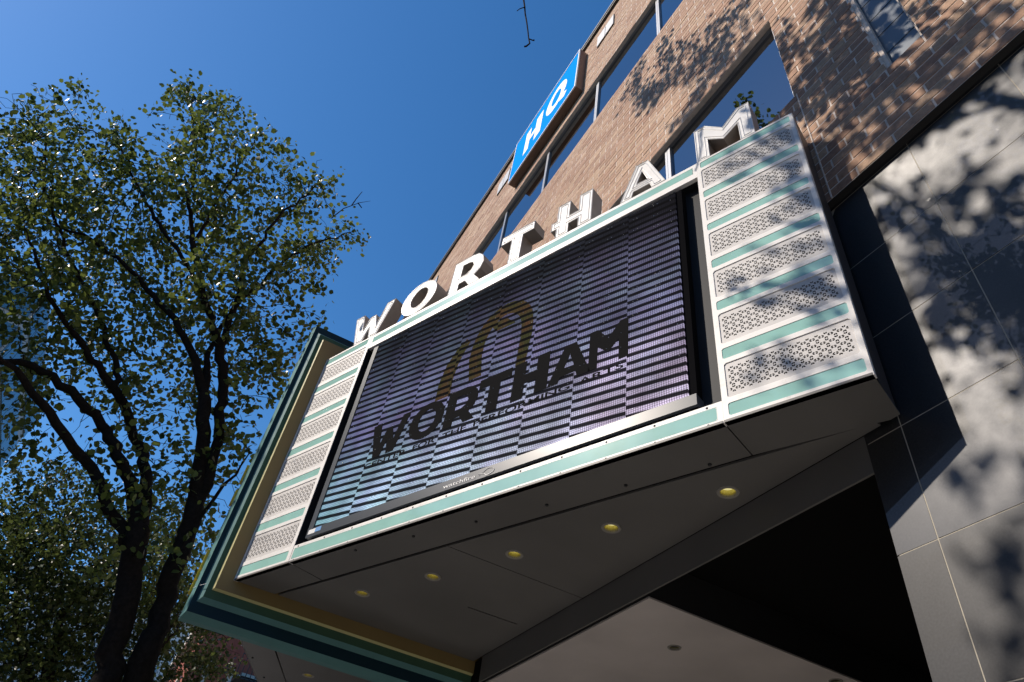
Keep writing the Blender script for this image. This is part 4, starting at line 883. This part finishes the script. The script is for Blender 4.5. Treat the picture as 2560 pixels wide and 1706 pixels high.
LIMBS_NEAR=[[(8.0, 0.11, 3.43, 0.101), (8.0, 0.3, 4.25, 0.094), (8.0, 0.5, 4.85, 0.09)], [(8.0, 0.36, 4.57, 0.07), (8.15, 0.76, 4.95, 0.066), (8.3, 1.27, 5.47, 0.058), (8.1, 1.8, 5.71, 0.051), (7.9, 2.28, 5.95, 0.039), (7.7, 2.53, 5.96, 0.027), (7.5, 2.84, 6.09, 0.016)], [(8.0, 0.5, 4.85, 0.078), (8.3, 0.86, 5.49, 0.07), (8.6, 1.39, 6.1, 0.062), (8.6, 1.99, 6.44, 0.055), (8.6, 2.51, 6.55, 0.047), (8.6, 2.81, 6.44, 0.035)], [(8.0, 0.5, 4.85, 0.078), (8.45, 0.63, 5.45, 0.07), (8.8, 1.0, 6.16, 0.062), (8.7, 1.43, 6.58, 0.055), (8.6, 1.79, 6.78, 0.047), (8.5, 2.24, 7.07, 0.039), (8.3, 2.79, 7.35, 0.027), (8.2, 3.37, 7.95, 0.016)], [(8.71, 1.63, 6.88, 0.039), (8.9, 2.3, 7.74, 0.031), (8.8, 3.11, 8.44, 0.023), (8.7, 3.88, 9.23, 0.016), (8.6, 4.36, 10.18, 0.008)], [(8.1, -0.16, 3.53, 0.109), (8.1, -0.06, 4.19, 0.101), (8.1, 0.01, 4.79, 0.094), (8.1, 0.1, 5.35, 0.078), (8.1, 0.29, 5.98, 0.07), (8.1, 0.57, 6.7, 0.062), (8.2, 0.91, 7.26, 0.055), (8.3, 1.4, 7.8, 0.043), (8.5, 2.25, 8.4, 0.031), (8.6, 2.95, 8.71, 0.023), (8.7, 3.5, 8.76, 0.012)], [(8.1, 0.1, 5.35, 0.07), (8.1, 0.12, 5.82, 0.062), (8.1, 0.24, 6.36, 0.058), (8.1, 0.46, 7.02, 0.055), (8.1, 0.79, 7.62, 0.047), (8.1, 1.29, 8.26, 0.043), (8.1, 1.78, 9.06, 0.035), (8.1, 2.15, 9.75, 0.027), (8.1, 2.49, 10.8, 0.016), (8.1, 3.06, 11.92, 0.008)], [(8.1, 0.72, 7.52, 0.039), (8.0, 0.82, 8.23, 0.035), (7.9, 1.0, 9.06, 0.027), (7.8, 0.9, 10.01, 0.02), (7.7, 0.62, 11.02, 0.009)], [(8.0, 0.83, 8.06, 0.031), (7.9, 0.61, 8.97, 0.023), (7.8, 0.29, 9.77, 0.016), (7.7, -0.17, 10.32, 0.008)], [(8.1, 0.59, 6.68, 0.039), (8.4, 0.85, 7.6, 0.035), (8.6, 0.86, 8.83, 0.027), (8.8, 0.54, 9.81, 0.016), (8.9, 0.18, 10.47, 0.008)], [(8.1, 1.74, 9.09, 0.027), (8.0, 1.79, 10.15, 0.02), (7.9, 1.83, 11.15, 0.009)], [(8.1, 1.34, 8.31, 0.031), (8.45, 2.34, 9.4, 0.023), (8.8, 3.2, 10.4, 0.016), (8.8, 3.83, 11.15, 0.008)], [(8.1, 0.04, 5.06, 0.027), (8.0, -0.08, 5.69, 0.02), (7.9, -0.19, 6.14, 0.008)]]
def lights_face(P):
    """keep leaves whose shade would miss the bright part of the marquee face"""
    a = np.array(FF @ Vector((0, 0, 0))); n = np.array(N_); s = np.array(SUN); d = -np.array(D_)
    t = ((a - P) @ n) / (-(s @ n)); Q = P - t[:, None] * s[None]; x = ((Q - a) @ d) / U; z = (Q[:, 2] - a[2]) / U
    hit = (t > 0) & (x > -0.03) & (x < 1.80) & (z > -0.03) & (z < 1.18)
    return ~hit
base_n = [(8.05, 0.0, 0.13, 0.2), (8.05, 0.0, 1.2, 0.17), (8.04, 0.03, 2.4, 0.165)]
nt_ = tree((8.05, 0.0, 0.13), LOBES_NEAR, [base_n, [(8.04, 0.03, 2.4, 0.14), (8.0, 0.11, 3.43, 0.13)], [(8.04, 0.03, 2.4, 0.15), (8.1, -0.16, 3.53, 0.14)]] + LIMBS_NEAR,
     'nearer multi-stemmed tree with round glossy leaves rising behind the marquee fin', 11, dens=100, per=6, size=0.078, spread=0.085, cull=lights_face)
BARE = [[[8.6, 0.23, 11.43], [8.6, 0.12, 11.81], [8.6, -0.09, 12.17], [8.6, -0.25, 12.36]], [[8.6, 0.02, 11.99], [8.6, 0.0, 12.21], [8.6, -0.04, 12.49]], [[8.6, -0.06, 12.14], [8.6, -0.16, 12.06]]]
bt = MB()
for L_ in BARE: tube(bt, L_, [0.012 - 0.003 * k_ for k_ in range(len(L_))], 5)
tag(bt.build('twig', M['bark'], nt_, ID), kind='stuff')
far_limbs = [[(14.2, 0.6, 0.13, 0.17), (14.2, 0.6, 2.6, 0.14), (14.1, 0.9, 4.2, 0.11), (14.0, 1.3, 5.6, 0.07)], [(14.2, 0.6, 2.6, 0.1), (14.0, 0.1, 4.2, 0.08), (14.0, -0.4, 5.6, 0.05)], [(14.1, 0.9, 4.2, 0.08), (14.1, 1.8, 5.2, 0.05), (14.2, 2.4, 6.4, 0.03)]]
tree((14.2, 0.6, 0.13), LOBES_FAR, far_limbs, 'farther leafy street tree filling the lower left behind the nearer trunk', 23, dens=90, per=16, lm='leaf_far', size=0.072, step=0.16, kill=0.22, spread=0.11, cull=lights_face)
over_limbs = [[(0.9, 3.9, 0.13, 0.19), (0.9, 3.9, 2.2, 0.16), (0.9, 3.8, 4.5, 0.14), (1.0, 3.4, 6.5, 0.12), (1.1, 2.9, 8.5, 0.09), (1.3, 2.2, 10.5, 0.06), (1.4, 1.7, 12.2, 0.03)],
              [(0.9, 3.8, 4.5, 0.10), (0.5, 2.5, 6.0, 0.08), (0.1, 1.2, 7.4, 0.06), (-0.3, 0.3, 8.8, 0.03)], [(1.0, 3.4, 6.5, 0.09), (1.9, 3.6, 8.4, 0.07), (2.8, 3.7, 10.2, 0.05), (3.4, 3.4, 12.0, 0.03)],
              [(1.1, 2.9, 8.5, 0.07), (1.8, 1.6, 9.6, 0.05), (2.3, 0.4, 10.6, 0.03)], [(0.5, 2.5, 6.0, 0.05), (-0.6, 1.4, 8.0, 0.04), (-1.2, 0.4, 10.2, 0.02)]]
def not_in_view(P):
    q = P - np.array([0, 0, EYE]); z = q @ np.array(fwd); u = q @ np.array(right) / z; v = q @ np.array(down) / z
    return (z < 0.3) | (np.abs(u) > 0.76) | (v < -0.515) | (v > 0.52)
ov = tree((0.9, 3.9, 0.13), LOBES_OVER, over_limbs, 'street tree over the camera whose hanging bare twig shows at the top of the sky', 31, dens=70, per=7, size=0.09, step=0.15, kill=0.22, infl=1.5, cull=lambda P: not_in_view(P) & lights_face(P))
shade_tree_limbs = [[(10.6, 6.6, 0.13, 0.2), (10.6, 6.6, 2.4, 0.16), (10.6, 6.5, 5.0, 0.13), (10.7, 6.4, 8.0, 0.08), (10.7, 6.2, 11.0, 0.04)], [(10.6, 6.5, 5.0, 0.1), (11.6, 6.2, 7.4, 0.07), (12.2, 5.8, 9.6, 0.03)], [(10.6, 6.5, 5.0, 0.1), (9.9, 6.3, 7.4, 0.07), (9.6, 6.0, 9.6, 0.03)]]  # unseen tree added outside the view to shade the trunks at the left
rs = random.Random(5); kl = []
while len(kl) < 40:
    x, y, z = rs.uniform(8.9, 13.0), rs.uniform(4.9, 8.2), rs.uniform(5.4, 12.6)
    if ((x - 10.8) / 2.2) ** 2 + ((y - 6.4) / 1.7) ** 2 + ((z - 8.9) / 3.7) ** 2 < 1: kl.append((x, y, z, 0.55))
tree((10.6, 6.6, 0.13), kl, shade_tree_limbs, 'street tree on the far kerb line that shades the trunks at the left', 47, dens=80, per=9, size=0.10, step=0.17, kill=0.25, spread=0.11, cull=lambda P: not_in_view(P) & lights_face(P))
kl2 = [(x + 6.4, y + 0.4, z, rr_) for x, y, z, rr_ in kl]  # second unseen tree, added to keep the lower left foliage in shade
tree((17.0, 7.0, 0.13), kl2, [[(x + 6.4, y + 0.4, z, rr_) for x, y, z, rr_ in L_] for L_ in shade_tree_limbs], 'second street tree on the far kerb line, farther along than the first', 53, dens=70, per=8, size=0.10, step=0.18, kill=0.26, spread=0.12, cull=lambda P: not_in_view(P) & lights_face(P))
tw = MB(); X = 2.7 / 5.5
twp = [(2.45, -0.35, 10.2), (2.66, -0.57, 9.3), (2.70, -0.61, 9.00), (2.70, -0.64, 8.86), (2.71, -0.665, 8.75), (2.695, -0.70, 8.55), (2.70, -0.735, 8.40), (2.705, -0.765, 8.26), (2.70, -0.785, 8.17)]
tube(tw, twp, [0.012, 0.010, 0.0085, 0.008, 0.0075, 0.007, 0.0065, 0.006, 0.007], 6)
tube(tw, [(2.70, -0.64, 8.86), (2.72, -0.60, 8.80), (2.735, -0.585, 8.76)], [0.006, 0.0045, 0.004], 5)
tube(tw, [(2.705, -0.765, 8.26), (2.69, -0.80, 8.24), (2.685, -0.815, 8.25)], [0.006, 0.006, 0.009], 5)
tube(tw, [(2.70, -0.785, 8.17), (2.725, -0.765, 8.13), (2.735, -0.75, 8.125)], [0.007, 0.009, 0.008], 5)
tw.build('twig', M['bark'], ov, ID)

# ================================================================ buildings beyond
def far_window(parent, x0, x1, z0, z1, mt, axis='x', c=0.0, frame_mt=None, t=0.12):
    f = MB(); p = MB()
    if axis == 'x':      # on a plane x = c facing -x
        f.box(c - 0.10, c - 0.001, x0, x1, z0 - t, z0); f.box(c - 0.10, c - 0.001, x0, x1, z1, z1 + t); f.box(c - 0.08, c - 0.001, x0 - t, x0, z0, z1); f.box(c - 0.08, c - 0.001, x1, x1 + t, z0, z1)
        p.quad((c - 0.02, x0, z0), (c - 0.02, x1, z0), (c - 0.02, x1, z1), (c - 0.02, x0, z1))
    else:                # on a plane y = c facing +y or -y
        s = -0.1 if axis == 'y-' else 0.1
        f.box(x0, x1, min(c, c + s), max(c, c + s), z0 - t, z0); f.box(x0, x1, min(c, c + s), max(c, c + s), z1, z1 + t)
        p.quad((x0, c + s * .2, z0), (x1, c + s * .2, z0), (x1, c + s * .2, z1), (x0, c + s * .2, z1))
    o = f.build('window', frame_mt or M['cream'], parent, ID); p.build('pane', mt, o, ID)
rb = thing('red_brick_building', (35, -6, 0.13), 'red brick building with cream pilaster strips seen under the marquee fin', 'building')
MB().box(34.0, 52, -14, -2.3, 0.13, 12.9).build('wall', M['red_brick'], rb, ID)
MB().box(33.7, 52.3, -14.3, -2.0, 12.9, 13.3).build('cornice', M['cream'], rb, ID)
for y in (-3.0, -4.0): MB().box(33.82, 33.999, y - 0.09, y + 0.09, 0.2, 11.2).build('pilaster', M['cream'], rb, ID)
for z in (2.0, 5.4, 8.8):
    far_window(rb, -5.6, -4.4, z, z + 2.2, M['pane'], 'x', 34.0)
    far_window(rb, -7.8, -6.6, z, z + 2.2, M['pane'], 'x', 34.0)
for z in (2.0, 5.4, 8.8):
    for x in range(36, 51, 3): far_window(rb, x, x + 1.2, z, z + 2.0, M['pane'], 'y', -2.3)
fe = MB()
for z in (7.2, 10.6):
    fe.box(32.9, 33.99, -5.9, -4.1, z, z + 0.06); fe.box(32.9, 32.95, -5.9, -4.1, z + 0.95, z + 1.0)
    for k in range(10): fe.box(32.9, 32.94, -5.9 + k * 0.2, -5.87 + k * 0.2, z, z + 1.0)
fe.build('fire_escape', M['coping'], rb, ID)
pb = thing('pale_building', (62, 0, 0.13), 'pale grey building glimpsed through the lower leaves', 'building')
MB().box(60, 75, -9, 9, 0.13, 20.5).build('wall', M['pale'], pb, ID)
MB().box(59.6, 75.4, -9.4, 9.4, 20.5, 21.2).build('cornice', M['pale'], pb, ID)
for z in (3, 7, 11, 15):
    for y in (-8, -5, -2, 1, 4, 7): far_window(pb, y, y + 1.4, z, z + 2.2, M['pane'], 'x', 60.0, M['pale'])
gt = thing('glass_tower', (65, 25, 0.13), 'blue glass office tower with grey floor bands at the far left', 'building')
MB().box(55, 75, 18.4, 38, 0.13, 40).build('tower_core', M['tower_band'], gt, ID)
for fl_ in range(11):
    z0 = 1.0 + fl_ * 3.6
    for k in range(8): MB().box(55.1 + k * 2.48, 57.48 + k * 2.48, 18.25, 18.399, z0, z0 + 2.5).build('pane', M['tower_glass'], gt, ID)
    for k in range(6): MB().box(54.85, 54.999, 18.6 + k * 3.2, 21.7 + k * 3.2, z0, z0 + 2.5).build('pane', M['tower_glass'], gt, ID)

for k, (x0, x1, h, lab) in enumerate(((-58, -22, 15.5, 'long brown building across the street behind the camera'), (-21.5, 4, 14.0, 'brown building across the street facing the marquee'), (4.5, 26, 16.0, 'taller brown building across the street beyond the near one'), (26.5, 48, 13.0, 'low brown building across the street nearest the glass tower'))):
    ob_ = thing('street_building', ((x0 + x1) / 2, 24, 0.13), lab, 'building', 'buildings across the street')
    MB().box(x0, x1, 18.5, 32, 0.13, h).build('wall', M['opp'], ob_, ID)
    MB().box(x0 - 0.1, x1 + 0.1, 18.2, 32, h, h + 0.5).build('cornice', M['cream'], ob_, ID)
    for z in (4.5, 8.0, 11.0):
        for q in range(int((x1 - x0) / 4)): far_window(ob_, x0 + 1.2 + q * 4, x0 + 3.0 + q * 4, z, z + 1.9, M['pane'], 'y-', 18.5)
eb = thing('street_building', (-34, -6, 0.13), 'dark brick building down the street behind the camera', 'building', 'buildings across the street')
MB().box(-46, -26, -14, 3, 0.13, 22).build('wall', M['opp'], eb, ID)
for z in (4.5, 8.0, 11.5, 15.0, 18.0):
    f = MB()
    for y in (-12, -9, -6, -3, 0): MB().box(-26.0, -25.95, y, y + 1.6, z, z + 2.0).build('window', M['pane'], eb, ID)
